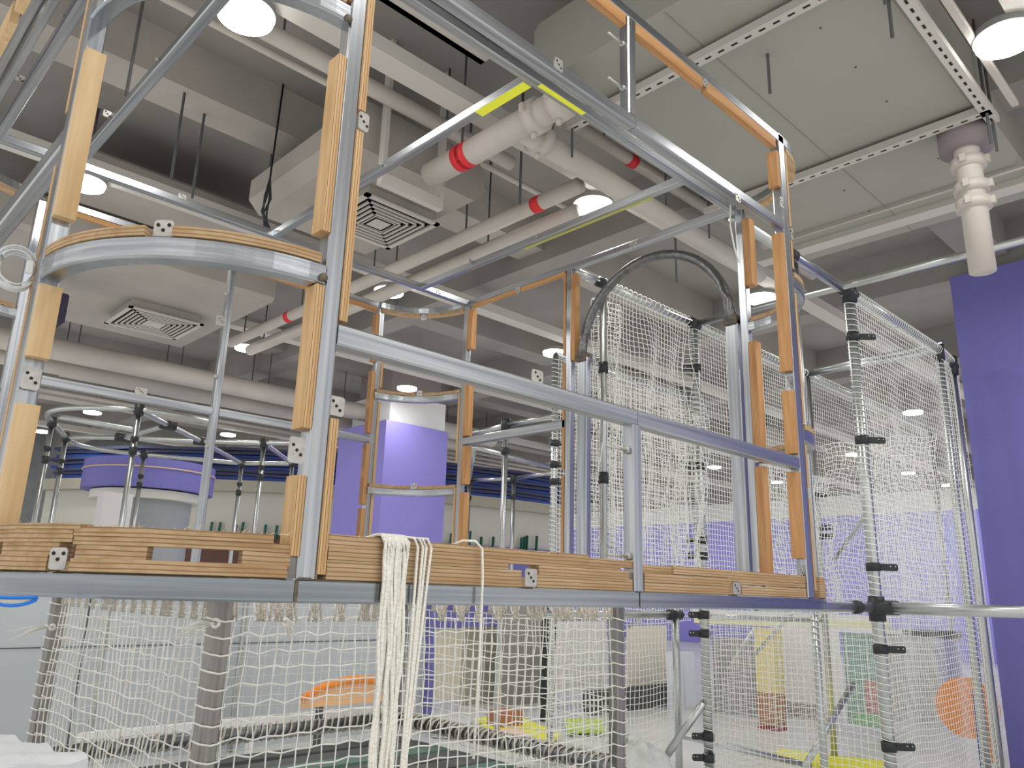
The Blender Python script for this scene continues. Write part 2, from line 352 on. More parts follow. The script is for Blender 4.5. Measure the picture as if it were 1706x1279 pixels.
# side and back rails ----------------------------------------------
raily(.53, 2.68, 5.66, ZT, name='parapet_rail'); SB = railx(1.18, 4.235, 6.42, ZT, name='parapet_rail')
for xa, xb in ((1.2, 2.6), (2.75, 4.2)): obj('plywood_strip', MB().box(xa, 6.39, ZT-.07, xb, 6.42, ZT-.031), ply('plywood_rail', 'Y', .0093, LO, DK, 'X'), SB)
LP = raily(.585, 2.68, 5.66, ZT-.045, name='parapet_rail', h=.05, w=.05)
for ya, yb in ((3.0, 4.1), (4.2, 5.5)): obj('plywood_strip', MB().box(.46, ya, ZT-.10, .50, yb, ZT+.02), PINE, LP)
RL = raily(4.82, 2.68, 5.66, ZT, name='parapet_rail')
for ya, yb in ((4.36, 4.92), (4.98, 5.6)): obj('plywood_strip', MB().box(4.79, ya, ZT-.065, 4.822, yb, ZT-.031), ply('plywood_rail_side', 'X', .0093, LO, DK, 'Y'), RL)
bracket(RL, (4.788, 4.95, 2.75), 'X', .05, .06); bracket(RL, (4.788, 3.6, 2.8), 'X', .07, .04)
raily(4.82, 4.34, 5.66, 1.39, h=.075, name='mid_rail')
B1 = railx(1.18, 2.65, 6.42, 1.41, h=.068, name='mid_rail'); B2 = railx(2.71, 4.235, 6.42, 1.41, h=.068, name='mid_rail')
bracket(B1, (2.06, 6.388, 1.46), 'Y', .09, .06)
raily(.53, 2.68, 5.66, 1.40, h=.068, name='mid_rail')
# arch in the right face --------------------------------------------
AR = post(4.79, 4.10, .022, 1.93, w=.06, d=.11, name='arch_jamb'); AL = post(4.79, 2.70, .022, 1.93, w=.06, d=.10, name='arch_jamb')
cy_ = (2.75+4.16)/2; rr = (4.16-2.75)/2
obj('arch_pipe', MB().tube([(4.80, cy_+rr*math.cos(PI*i/28), 1.93+(.70)*math.sin(PI*i/28)) for i in range(29)], .038, 12), DULL, FR)
for yy in (4.16, 2.75): obj('weld_collar', MB().box(4.775, yy-.05, 1.90, 4.845, yy+.05, 1.965), WELD, FR)
# deck ring beam -----------------------------------------------------
def ringpath(inset, z):
    p = []
    for ci, (cx, cy, a0, a1) in enumerate(CORN):
        ry = .62 if ci < 2 else .70; p += arcpts(cx, cy, .622-inset, ry-inset, a0, a1, z, 16)
    return p
rp = ringpath(.03, -.0105); rp = [rp[i] for i in range(len(rp))]
q = [i for i in range(len(rp))]
dk = MB().sweep(rp, rect(.06, .065, .006), closed=True); obj('deck_beam', dk, mat('steel_deck', (.47, .50, .53, 1), .26, 1, .4, (.8, .8, 60), .05, col2=(.27, .30, .33, 1)), FR)
obj('splice_line', MB().box(2.668, 1.9985, -.045, 2.672, 1.9995, .022), HOLE, FR)
for x in (1.15, 1.8, 2.67, 3.4, 4.2): raily(x, 2.06, 6.39, -.012, h=.05, name='deck_joist')
# stacked plywood kerb on the deck beam
def kerb(path_i, path_o, z0, z1, mt): pass
def kerb_straight(xa, xb, tiers, par):
    for (a, b, z0, z1, off, dep) in tiers: obj('plywood_kerb', MB().box(a, 2.0+off, z0, b, 2.0+off+dep, z1), PLZ, par)
KB = FR
kerb_straight(0, 0, [(1.215, 1.995, .023, .078, .004, .05), (2.075, 2.63, .023, .066, .004, .05), (1.215, 1.93, .079, .113, .002, .055), (1.215, 2.36, .113, .150, .006, .05),
    (1.93, 2.55, .100, .113, .003, .05), (2.08, 2.60, .067, .099, .0, .055), (2.36, 2.64, .113, .140, .012, .05),
    (2.71, 3.36, .023, .060, .004, .05), (3.48, 4.14, .023, .066, .004, .05), (2.71, 3.36, .061, .097, .002, .055), (3.36, 4.14, .072, .10, .006, .05), (2.71, 2.92, .097, .130, .012, .05), (2.92, 4.14, .10, .134, .004, .052)], KB)
bracket(KB, (2.035, 1.998, .055), 'Y', .06, .062); bracket(KB, (3.42, 1.998, .052), 'Y', .07, .055)
def kerb_arc(ci, u0, u1, z0, z1, off, w=.05, mt=PLZ):
    cx, cy, a0, a1 = CORN[ci]; ry = .62 if ci < 2 else .70
    obj('plywood_kerb', MB().sweep(arcpts(cx, cy, .622-off-w/2, ry-off-w/2, a0+(a1-a0)*u0, a0+(a1-a0)*u1, (z0+z1)/2, 10), rect(w, z1-z0, 0)), mt, KB)
for a in [(0, .0, .33, .023, .062, .0), (0, .40, .97, .023, .055, .0), (0, .0, .06, .062, .095, .0), (0, .13, .36, .062, .095, .002), (0, .41, .60, .055, .09, .002),
          (0, .84, .975, .055, .09, .002), (0, .0, .40, .095, .128, -.004), (0, .40, .975, .09, .112, .0), (0, .40, .92, .112, .135, -.004), (0, .0, .42, .128, .142, -.008),
          (1, .08, .95, .023, .06, .0), (1, .08, .3, .06, .1, .0), (1, .42, .95, .06, .1, .0), (1, .08, .95, .1, .134, .002),
          (2, .04, .96, .023, .13, .0), (3, .04, .96, .023, .13, .0)]:
    kerb_arc(*a)
cx, cy, a0, a1 = CORN[0]; a = a0+(a1-a0)*.365
b = MB(); nv = Vector((math.cos(a), math.sin(a), 0)); dv = Vector((-math.sin(a), math.cos(a), 0)); c0 = Vector((cx, cy, .053))+nv*.622
b.sweep([c0-nv*.002, c0+nv*.002], rect(.052, .056, .006))
for q_, w_ in ((-.015, .013), (0, -.002), (.015, .013)):
    h_ = c0+dv*q_+Vector((0, 0, w_)); b.tube([h_-nv*.004, h_+nv*.004], .005, 8, 1, smooth=False)
obj('bracket', b, [PLATE, HOLE], FR)
for (xa, ya, xb, yb) in [(.50, 2.62, .55, 5.72), (4.80, 2.62, 4.85, 5.72)]: obj('plywood_kerb', MB().box(xa, ya, .023, xb, yb, .13), PLZy, FR)
obj('plywood_kerb', MB().box(1.122, 6.40, .023, 4.23, 6.45, .13), PLZ, FR)
# torn splinters on the kerb's upper edge
sp = MB()
for i in range(170):
    t = random.random()
    if t < .8:
        a = PI+random.random()*PI/2; p = Vector((1.122+.61*math.cos(a), 2.62+.61*math.sin(a), .136))
    else: p = Vector((1.25+random.random()*2.8, 2.005, .142))
    d = Vector((random.uniform(-1, 1), random.uniform(-1, .2), random.uniform(.1, .9)))*random.uniform(.008, .024)
    sp.add([p, p+Vector((.0016, 0, 0)), p+d], [(0, 1, 2)]); sp.add([p, p+Vector((0, 0, .0016)), p+d], [(0, 1, 2)])
obj('wood_splinters', sp, mat('splinter', (.75, .6, .35, 1), .8), FR, kind='stuff')

# ================================================================ NETS
def strands(mb, P, nx, nz, r, dirn, skip=None):
    """P[i][j] grid of points -> thin three-sided strands"""
    nrm = Vector((-dirn.y, dirn.x, 0)); up = Vector((0, 0, 1))
    tri = [(math.cos(a), math.sin(a)) for a in (PI/2, PI/2+2.094, PI/2+4.189)]
    def line(pts, e1):
        o = len(mb.v)
        for p in pts:
            for ca, sa in tri:
                w = p+e1*(r*ca)+nrm*(r*sa); mb.v.append((w.x, w.y, w.z))
        for i in range(len(pts)-1):
            for k in range(3):
                k2 = (k+1) % 3; mb.f.append((o+i*3+k, o+i*3+k2, o+i*3+3+k2, o+i*3+3+k)); mb.m.append(0); mb.sm.append(True)
    for i in range(nx+1): line(P[i], dirn)
    for j in range(nz+1): line([P[i][j] for i in range(nx+1)], up)
def net(name, A, B, zt, zb, cell, r, amp, label, cat='net', group=None, mt=None, par=None, warp=None, jit=.1, ox=None):
    A = Vector((A[0], A[1], 0)); B = Vector((B[0], B[1], 0)); Ln = (B-A).length; d = (B-A).normalized(); nrm = Vector((-d.y, d.x, 0))
    nx = int(Ln/cell); nz = int((zt-zb)/cell); ph = random.random()*6
    P = []
    for i in range(nx+1):
        col = []
        for j in range(nz+1):
            u = i/nx; v = j/nz
            a = amp*min(1, v*6)*(math.sin(u*9+ph+v*2)+.6*math.sin(u*23+v*5+ph)+.5*math.sin(v*13+u*7))
            du = cell*jit*random.uniform(-1, 1); dz = cell*jit*random.uniform(-1, 1) if j else 0
            # meshes sag a little between the lashings and the rows drift
            sag = -cell*.35*math.sin(u*PI*3+ph)*v
            p = A+d*(u*Ln+du)+nrm*a+Vector((0, 0, zt+(zb-zt)*v+dz+sag))
            if warp: p = warp(p, u, v, d, nrm)
            col.append(p)
        P.append(col)
    mb = MB(); strands(mb, P, nx, nz, r, d)
    o = obj(name, mb, mt or NETM, par, label=label, cat=cat, group=group) if par is None else obj(name, mb, mt or NETM, par)
    return o
def helix(A, B, R, pitch, r, n=10, m=0, mb=None):
    mb = mb or MB(); A = Vector(A); B = Vector(B); d = B-A; Ln = d.length; d.normalize()
    u = Vector((0, 0, 1)) if abs(d.z) < .9 else Vector((1, 0, 0)); a = d.cross(u).normalized(); b = a.cross(d)
    k = max(2, int(Ln/pitch*n)); pts = [A+d*(Ln*i/k)+a*(R*math.cos(2*PI*i/n))+b*(R*math.sin(2*PI*i/n)) for i in range(k+1)]
    return mb.tube(pts, r, 4, m)

# ---- hanging net box under the near corner of the deck
bxa, bxb, bya, byb = 1.20, 3.30, 2.62, 4.42
NB = thing('net_box_frame', (2.2, 3.5, -1.7), 'square steel legs and lashed low pipes of the netted box under the deck', 'frame')
for (xa, ya) in ((bxa, bya), (bxb, bya), (bxa, byb+.0), (bxb, byb), (bxa, 4.35)):
    if ya == 4.35: continue
    obj('leg', MB().sweep([(xa, ya, -1.7), (xa, ya, -.045)], rect(.062, .062, .006), up=(0, 1, 0)), mat('steel_brown', (.46, .44, .42, 1), .38, 1, .4, (45, 45, 1), .05), NB)
for a, b in (((bxa, byb), (bxb, byb)), ((bxb, bya), (bxb, byb)), ((bxa, bya), (bxa, byb))):
    A3 = (a[0], a[1], -.80); B3 = (b[0], b[1], -.80)
    p = obj('low_pipe', MB().tube([A3, B3], .035, 12), mat('dark_pipe', (.25, .26, .28, 1), .35, .8), NB)
    mb = MB(); 
    for ph in (0, .03, .06, .5): 
        A4 = (A3[0], A3[1], A3[2]+.001); d_ = (Vector(B3)-Vector(A3)).normalized()*(.09*ph)
        helix(Vector(A3)+d_, Vector(B3), .045, .09, .006, 8, 0, mb)
    obj('lashing', mb, ROPEG, p)
SL = mat('slat_dark', lin(92, 94, 92), .6, noise=.3, nscale=(3, 3, 3))
for i in range(9):
    y = 2.75+i*.19
    o = obj('foam_plank', MB().bar((1.26, y, -.90-.02*(i % 2)), (3.24, y+random.uniform(-.02, .02), -.90), .15, .02, c=0), SL if i % 3 else mat('slat_green', lin(96, 122, 110), .6), label='dark foam slat lying in the low frame of the netted box', cat='slat', group='dark slats under the netted box')
def sagtop(p, u, v, d, n):
    return p+Vector((0, 0, -.012*abs(math.sin(u*60))*(1-v)))
net('net', (bxa, bya), (bxb, bya), -.10, -1.62, .0535, .0032, .010, 'white rope net under the deck, front side between the two square legs', mt=NETG, warp=sagtop)
net('net', (bxa, byb), (bxa, bya), -.10, -1.62, .0535, .0032, .012, 'white rope net under the deck, left side running back from the square leg', mt=NETG)
net('net', (bxb, bya), (bxb, byb), -.12, -1.62, .0535, .0030, .014, 'white rope net under the deck, right side of the box behind the front one', mt=NETG)
net('net', (bxa, byb), (bxb, byb), -.12, -1.62, .0535, .0026, .010, 'white rope net under the deck, far side of the box', mt=NETG)
# lashing of net legs
for xa, ya in ((bxa, bya), (bxb, bya), (bxa, byb)):
    mb = MB()
    for j in range(28):
        z = -.11-j*.0535; w = .036
        mb.tube([(xa-w-.01, ya+.0, z+.006), (xa-w, ya-w, z), (xa, ya-w-.003, z-.008), (xa+w, ya-w, z-.004), (xa+w+.012, ya, z+.004)], .0032, 5)
    obj('leg_lashing', mb, NETG, NB)
# rope bunches tying the nets to the deck beams
def bunches(A, B, label, seed):
    random.seed(seed); A = Vector(A); B = Vector(B); d = (B-A).normalized(); L = (B-A).length; mb = MB(); x = .02
    while x < L:
        p = A+d*x
        for k in range(6):
            o = d*(k*.0065+random.uniform(-.004, .004)); t = d*random.uniform(-.012, .02)
            mb.tube([p+o+Vector((0, 0, .075)), p+o+t*.5+Vector((0, 0, .03)), p+o+t+Vector((0, 0, -.014))], .0048, 5, 0)
        for sgn in (-1, 1):
            mb.tube([p+d*.012+Vector((0, 0, .0)), p+d*(.012+sgn*.02)+Vector((0, 0, .03)), p+d*(.012+sgn*.028)+Vector((0, 0, .075))], .0028, 5, 1)
        mb.tube([p+d*(-.008+.052*i/8)+Vector((0, 0, -.004-.004*math.sin(i))) for i in range(9)], .0028, 5, 1)
        x += .0535*random.choice((1, 2, 2))
    return obj('rope_lashing', mb, [ROPEG, NETG], label=label, cat='rope', kind='stuff')
bunches((bxa, bya, -.105), (bxb, bya, -.105), 'row of grey rope bunches tying the front net to the deck', 3)
bunches((bxa, byb, -.105), (bxa, bya, -.105), 'row of grey rope bunches tying the left net to the deck', 4)
bunches((bxb, bya, -.115), (bxb, byb, -.115), 'row of grey rope bunches tying the right net to the deck', 5)
random.seed(11)
# frayed loose tails
def tail(c, L, label, dx=1):
    mb = MB(); c = Vector(c)
    for i in range(12):
        e = Vector((-L*random.uniform(.6, 1.1)*dx, random.uniform(-.02, .02), random.uniform(-.06, -.01)))
        mb.tube([c, c+e*.5+Vector((0, 0, .012)), c+e], .0018, 4)
    mb.tube([c+Vector((.012*math.cos(a), 0, .012*math.sin(a))) for a in [i*PI/5 for i in range(11)]], .006, 5)
    return obj('frayed_rope_end', mb, ROPE, label=label, cat='rope')
tail((1.16, 2.56, -.12), .13, 'frayed white rope end left of the near square leg')
tail((1.17, 4.36, -.22), .16, 'frayed white rope end on the left side net')
tail((1.42, 2.58, -.12), .03, 'frayed rope end with black tip near the square leg', -1)

# ---- rope hank over the kerb
mb = MB(); random.seed(5)
for k in range(22):
    x = 1.395+(k % 11)*.0082+random.uniform(-.002, .002); yo = 1.989-(k//11)*.008-random.uniform(0, .004)
    dr = random.uniform(-.012, .012); zb = random.uniform(-.75, -.62)
    pts = [(x+random.uniform(-.05, .02), 2.055, .142), (x, 2.03, .160), (x, 2.004, .160), (x, yo, .14)]
    n = 26
    for i in range(1, n+1):
        t = i/n; pts.append((x+dr*t+.004*math.sin(t*17+k)-(x-1.43)*.28*t, yo-.004*math.sin(t*9+k*2), .14+(zb-.14)*t))
    mb.tube(pts, .0056, 6)
for k, xo in enumerate((1.515, 1.535, 1.548, 1.568)):
    pts = [(xo-.06, 2.05, .145), (xo-.02, 2.03, .160), (xo, 2.0, .158), (xo+.004, 1.985, .13)]+[(xo+.004-.045*t*(k+1)*.4, 1.985, .13-t*.85) for t in [i/14 for i in range(1, 15)]]
    mb.tube(pts, .0048, 6)
obj('rope_hank', mb, ROPE, label='thick hank of white rope hanging over the plywood kerb', cat='rope')
mb = MB().tube([(1.71, 2.06, .146), (1.74, 2.03, .165), (1.77, 2.0, .165), (1.788, 1.985, .14), (1.79, 1.98, .05), (1.788, 1.978, -.2), (1.775, 1.975, -.5)], .0045, 6)
obj('loose_cord', mb, ROPE, label='single white cord looped over the kerb right of the rope hank', cat='rope')
random.seed(12)
# ---- coil of cable left of the left post
CO = U(25, 452, 1, 2.72)
mb = MB()
for k in range(9):
    R_ = .048+.004*(k % 4); cxk = CO.x+random.uniform(-.006, .006); cz = CO.z+random.uniform(-.008, .008)
    mb.tube([(cxk+R_*math.cos(a), CO.y-.004*k, cz+R_*1.15*math.sin(a)) for a in [i*2*PI/24 for i in range(24)]], .0028, 5, closed=True)
CB = obj('cable_coil', mb, mat('grey_cable', lin(205, 208, 208), .4), label='coil of pale grey cable hanging beside the left post', cat='cable')
obj('connector', MB().box(CO.x+.02, CO.y-.05, CO.z-.01, CO.x+.036, CO.y-.038, CO.z+.03), WHT, CB)
obj('thin_wire', MB().tube([(4.70, 2.66, 2.78), (4.69, 2.66, 2.6), (4.71, 2.65, 2.45), (4.75, 2.64, 2.33)], .006, 6), WHT, label='thin white wire dangling from the roof beam by the right post', cat='cable')

# ================================================================ PIPE FRAME WITH NETS (behind and right)
PF = thing('net_tower_frame', (7.5, 3.6, -1.7), 'galvanised round pipe frame with black clamps carrying the tall nets', 'frame')
ZN = 2.78
def pole(x, y, z0, z1, r, parent=None, wrap=0, label=None):
    p = obj('pole', MB().tube([(x, y, z0), (x, y, z1)], r, 14), PIPE, parent or PF)
    if wrap: obj('net_lashing', helix((x, y, z0+.03), (x, y, z1-.05), r+.006, wrap, .0038, 10), NETM, p)
    return p
def clamp(parent, x, y, z, r, d=(1, 0), L=.13):
    mb = MB().tube([(x, y, z-.035), (x, y, z+.035)], r+.012, 14)
    D = Vector((d[0], d[1], 0)).normalized(); c = Vector((x, y, z)); nv = Vector((-D.y, D.x, 0))
    a = c+D*(r+L*.5); mb.sweep([a-nv*.006, a+nv*.006], rect(L, .058, .012))
    for q_ in (.5, .72): 
        h = c+D*(r+L*q_*1.2); mb.tube([h-nv*.009+Vector((0, 0, .008)), h+nv*.009+Vector((0, 0, .008))], .006, 8, 1, smooth=False)
    return obj('clamp', mb, [BLK, PLATE], parent)
def tee(parent, a, b, r):
    return obj('connector', MB().tube([a, b], r, 12), BLK, parent)
def pipe(a, b, r, name='crossbar', lace=0, parent=None):
    p = obj(name, MB().tube([a, b], r, 14), PIPE, parent or PF)
    if lace: obj('net_lashing', helix(a, b, r+.016, lace, .0036, 10), NETM, p)
    return p
M_ = (6.93, 2.75)
pm = pole(M_[0], M_[1], -1.7, ZN, .047, wrap=.053)
for z in (-1.1, -.36, .30, 1.39, 2.35): clamp(pm, M_[0], M_[1], z, .047, (.72, -.70), .16)
tee(pm, (M_[0], M_[1], 2.68), (M_[0], M_[1], 2.84), .066); tee(pm, (M_[0]-.13, M_[1], ZN), (M_[0]+.10, M_[1], ZN), .058)
tee(pm, (M_[0], M_[1], -.14), (M_[0], M_[1], .06), .066); tee(pm, (M_[0]-.12, M_[1], -.03), (M_[0]+.12, M_[1]-.12, -.03), .060)
pipe((4.9, 2.75, ZN), (M_[0], M_[1], ZN), .045)                       # blue-tinted bar from the frame to the tower
pa = pole(5.82, 2.75, -.03, ZN, .033); tee(pa, (5.82, 2.75, 2.55), (5.82, 2.75, 2.70), .045); tee(pa, (5.72, 2.75, ZN), (5.86, 2.75, ZN), .055)
pipe((4.9, 2.72, -.03), (M_[0], M_[1], -.03), .040)
tee(PF, (6.45, 2.73, -.03), (6.52, 2.73, -.03), .052)
pipe((M_[0], M_[1], -.03), (7.62, .9, -.03), .048, name='deck_level_bar')
pn = pole(9.28, 2.75, -1.7, ZN, .04, wrap=.05); pn2 = pole(9.85, 2.80, -1.7, ZN, .045)
pole(9.62, 2.86, -1.7, ZN-.1, .03)
tee(pn, (9.28, 2.75, 2.66), (9.28, 2.75, 2.84), .06); tee(pn2, (9.85, 2.8, 2.62), (9.85, 2.8, 2.84), .07); tee(pn2, (9.7, 2.8, 2.74), (9.95, 2.8, 2.74), .055)
pipe(M_+(ZN,), (9.28, 2.75, ZN), .04, lace=.05); pipe((9.28, 2.75, ZN), (9.85, 2.8, ZN), .04, lace=.05)
# second row of poles
K_ = (5.25, 4.3); B_ = (6.75, 4.3); N3 = (9.3, 4.3)
pk = pole(K_[0], K_[1], .02, ZN-.12, .033); 
for z in (1.97, .98): tee(pk, (K_[0], K_[1], z-.05), (K_[0], K_[1], z+.05), .044)
tee(pk, (K_[0]-.08, K_[1], ZN), (K_[0]+.03, K_[1], ZN), .05)
pb = pole(B_[0], B_[1], -1.7, ZN, .042, wrap=.053)
for z in (-.15, -.32, -1.40, -1.22, .40, .55, 1.28, 2.3): clamp(pb, B_[0], B_[1], z, .042, (-.72, .70) if z < 0 else (-.7, .7), .11)
tee(pb, (B_[0]-.09, B_[1], ZN), (B_[0]+.06, B_[1], ZN), .06)
pl_ = pole(6.85, 3.26, -1.7, -.05, .03, wrap=.053)
p3 = pole(9.3, 4.3, -1.7, ZN, .035)
for z in (1.25, .86, .76): clamp(p3, 9.3, 4.3, z, .035, (-.2, -1), .16)
pipe((4.85, 4.31, ZN), K_+(ZN,), .036); pipe(K_+(ZN,), B_+(ZN,), .036, lace=.075); pipe(B_+(ZN,), N3+(ZN,), .036, lace=.075); pipe(N3+(ZN,), (13.6, 4.3, ZN), .036, lace=.075)
pipe(B_+(ZN,), (6.75, .9, ZN), .036); pipe((9.3, 4.3, ZN), (9.28, 2.75, ZN), .036)
pz = pole(13.6, 4.3, -1.7, ZN, .035)
pn7 = pole(6.6, 6.14, -1.7, ZN, .036, wrap=.053)
for z in (1.45, 1.25, 1.7): clamp(pn7, 6.6, 6.14, z, .036, (.7, -.5), .05)
pipe((6.6, 6.14, ZN), (9.3, 6.14, ZN), .034, lace=.075)
# lower pipes of the tower
pole(6.8, 4.66, -1.7, .0, .036); pq = pipe((4.9, 4.66, -.16), (6.8, 4.66, -.16), .034); tee(pq, (6.68, 4.66, -.16), (6.88, 4.66, -.16), .05)
pipe((6.75, 4.35, -.17), (9.3, 4.35, -.20), .03)
def upipe(p0, p1, r, name='brace'): return obj(name, MB().tube([p0, p1], r, 10), PIPE, PF)
upipe(U(1108, 1262, 0, 6.6), U(1172, 1170, 0, 6.7), .036); upipe(U(1135, 1225, 0, 6.8), U(1350, 1275, 0, 8.0), .028)
upipe(U(1340, 1279, 1, 3.6), U(1420, 1140, 1, 3.6), .03); upipe(U(1210, 1115, 0, 8.5), U(1258, 1045, 0, 8.5), .022); upipe(U(1258, 1090, 0, 8.6), U(1325, 1015, 0, 8.6), .02); upipe(U(1388, 935, 0, 9.4), U(1448, 850, 0, 9.0), .02)
upipe(U(1048, 1045, 0, 6.6), U(1090, 1014, 0, 6.6), .014)
# wide horizontal bar high behind the tower
pipe(U(1341, 621, 0, 9.3), U(1570, 572, 0, 9.3), .034)

def fold(p, u, v, d, n):
    # surplus net gathered near both ends of the bar hangs in folds
    g = max(0, 1-u/.16)+max(0, (u-.84)/.16)
    return p+n*(.07*g*math.sin(v*9+u*70)*min(1, v*5))+d*(.09*g*math.sin(u*80+v*7)*min(1, v*4))
net('net', K_, B_, ZN-.05, -.05, .050, .0042, .03, 'bright white net hanging right behind the arch', warp=fold, jit=.12)
net('net', (K_[0]+.03, K_[1]+.12), (5.62, 4.42), 2.68, -.05, .050, .0040, .05, 'gathered narrow net bunched beside the inner left pole of the arch', warp=lambda p, u, v, d, n: p+n*(.05*math.sin(u*44+v*3))+d*(.06*math.sin(u*31+v*5)), jit=.15)
net('net', (6.1, 4.2), (6.70, 4.2), 1.75, -.05, .050, .0042, .05, 'slack low folds of net left of the lashed pole inside the arch', warp=lambda p, u, v, d, n: p+n*(.06*math.sin(u*25+v*5))+d*(.10*math.sin(v*5)*(1-v)), jit=.15)
net('net', B_, N3, ZN-.05, -1.6, .050, .0036, .012, 'long white net right of the arch behind the two right posts', jit=.07)
net('net', N3, (13.6, 4.3), ZN-.05, -1.6, .055, .0036, .015, 'far net wall seen between the right post and the thick lashed pole', jit=.07)
net('net', M_, (9.28, 2.75), ZN-.05, -1.62, .0515, .0031, .010, 'front net of the right tower beside the thick lashed pole', jit=.06)
net('net', (9.28, 2.75), (10.12, 2.81), ZN-.05, -1.62, .050, .0042, .010, 'narrow net strip against the edge of the purple partition', jit=.06)
net('net', B_, M_, -.08, -1.62, .0525, .0031, .012, 'low net below deck level between the lashed poles', jit=.06)
net('net', (9.2, 4.15), (9.2, 2.85), 1.82, -.1, .052, .0046, .02, 'wrinkled second net hung inside the right tower', warp=lambda p, u, v, d, n: p+d*(.04*math.sin(v*14+u*3))+Vector((0, 0, .03*math.sin(u*12))), jit=.22)
net('net', (7.4, 3.9), (8.8, 3.9), 1.35, -.1, .052, .0050, .03, 'short crumpled net hung left of the thick lashed pole', warp=lambda p, u, v, d, n: p+d*(.05*math.sin(v*11+u*5)), jit=.22)
net('net', (6.6, 6.14), (9.3, 6.14), ZN-.05, -.3, .052, .0040, .012, 'far white net with its corner left of the arch', jit=.08)
net('net', (6.8, 4.66), (5.0, 4.66), -.02, -1.5, .055, .0030, .01, 'low net right of the netted box behind the square leg', jit=.07)

# ================================================================ ROUND PIPE RING (back left)
RF = thing('round_pipe_ring', (4.2, 11, -1.7), 'many sided ring of thin galvanised pipes on poles seen under the curved rail', 'frame')
zr = 1.6
V = {k: U(*p, 2, zr) for k, p in dict(a=(87, 703), b=(232, 683), c=(280, 708), d=(335, 735), e=(110, 728), f=(205, 729), g=(240, 757), h=(403, 772), i=(487, 772), j=(440, 738), k=(505, 738)).items()}
def rpipe(a, b, r=.027, bulge=0):
    a = Vector(a); b = Vector(b); d = (b-a); n = Vector((-d.y, d.x, 0)).normalized()
    obj('ring_pipe', MB().tube([a+d*t+n*(bulge*4*t*(1-t)) for t in [i/12 for i in range(13)]], r, 10), PIPE, RF)
rpipe(V['a'], V['b'], bulge=-.35); rpipe(V['b'], V['c']); rpipe(V['c'], V['d']); rpipe(V['a'], V['e']); rpipe(V['e'], V['f']); rpipe(V['f'], V['c']); rpipe(V['e'], V['g'], bulge=.3)
rpipe(V['g'], V['h']); rpipe(V['h'], V['i']); rpipe(V['d'], V['j']); rpipe(V['j'], V['k']); rpipe(V['j'], V['i']); rpipe(V['d'], V['h'])
rpipe(V['b'], U(350, 705, 2, zr), bulge=-.1); rpipe(U(98, 694, 2, zr), U(228, 716, 2, zr-.1), r=.03); rpipe(V['f'], V['d'], r=.03)
for k in 'abegjhi':
    p = V[k]; q_ = obj('pole', MB().tube([(p.x, p.y, -1.7), (p.x, p.y, zr)], .027, 10), PIPE, RF)
    for za, zb_, ra in ((-.05, .05, .046), (-.43, -.36, .038), (-.30, -.26, .038)): obj('connector', MB().tube([(p.x, p.y, zr+za), (p.x, p.y, zr+zb_)], ra, 8), BLK, q_)
for k in 'cdf': p = V[k]; obj('connector', MB().tube([p-Vector((.08, 0, 0)), p+Vector((.08, 0, 0))], .05, 8), BLK, RF)
RG = thing('pipe_stand', (9.5, 12, -1.7), 'thin galvanised pipe frame standing right of the purple column', 'frame')
W = {k: U(*p, 2, 2.1) for k, p in dict(k=(843, 708), l=(770, 728), m=(918, 694), n=(790, 745), o=(915, 777), p=(856, 797), q=(782, 800), r=(925, 786)).items()}
for a, b in ('kl', 'km', 'no', 'pr', 'pq', 'nq'): obj('crossbar', MB().tube([W[a], W[b]], .036, 10), PIPE, RG)
for k in 'kpq':
    p = W[k]; q_ = obj('pole', MB().tube([(p.x, p.y, -1.7), (p.x, p.y, 2.1)], .038, 10), PIPE, RG)
    for za, zb_, ra in ((2.03, 2.18, .065), (1.72, 1.80, .055)): obj('connector', MB().tube([(p.x, p.y, za), (p.x, p.y, zb_)], ra, 8), BLK, q_)

# ================================================================ COLUMNS, ARENA, KIOSK
cz = U(637, 700, 0, 8.3).z
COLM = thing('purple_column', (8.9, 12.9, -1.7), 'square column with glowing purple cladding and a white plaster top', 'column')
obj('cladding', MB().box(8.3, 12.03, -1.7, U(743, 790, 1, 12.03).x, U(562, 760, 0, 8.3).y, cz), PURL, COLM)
obj('plaster_top', MB().box(8.55, 12.3, cz, U(742, 690, 1, 12.3).x, 13.6, cz+.62), WHT, COLM)
obj('upper_shaft', MB().box(8.62, 12.4, cz+.62, U(735, 650, 1, 12.4).x, 13.5, 4.6), mat('column_grey', lin(140, 130, 128), .8), COLM)

def ringseg(cx, cy, R, a0, a1, z0, z1, t, mt, name, n=40, amp=0, **k):
    pts = [(cx+R*math.cos(a0+(a1-a0)*i/n), cy+R*math.sin(a0+(a1-a0)*i/n), (z0+z1)/2+amp*math.sin(i*.9+z0*9)) for i in range(n+1)]
    return obj(name, MB().sweep(pts, rect(t, z1-z0, 0)), mt, **k)
acx, acy, aR = 15.1, 25.35, 11.0; ac = math.atan2(-acy, -acx)
AW = thing('round_arena_wall', (acx-6, acy-9, -1.7), 'long curved low wall with pale glossy panels and a cream rim', 'wall')
ringseg(acx, acy, aR, ac-.62, ac+.62, 1.1, 2.02, .1, mat('glossy_panel', lin(172, 170, 160), .22), 'pale_panel', parent=AW)
ringseg(acx, acy, aR+.1, ac-.62, ac+.62, 2.02, 2.27, .3, mat('rim_cream', lin(150, 146, 132), .7), 'rim', parent=AW)
ringseg(acx, acy, aR+.04, ac-.62, ac-.02, -1.7, 1.1, .14, BROWN, 'brown_skirt', parent=AW)
ringseg(acx, acy, aR+.04, ac-.02, ac+.62, -1.7, 1.1, .14, PUR, 'purple_skirt', parent=AW)
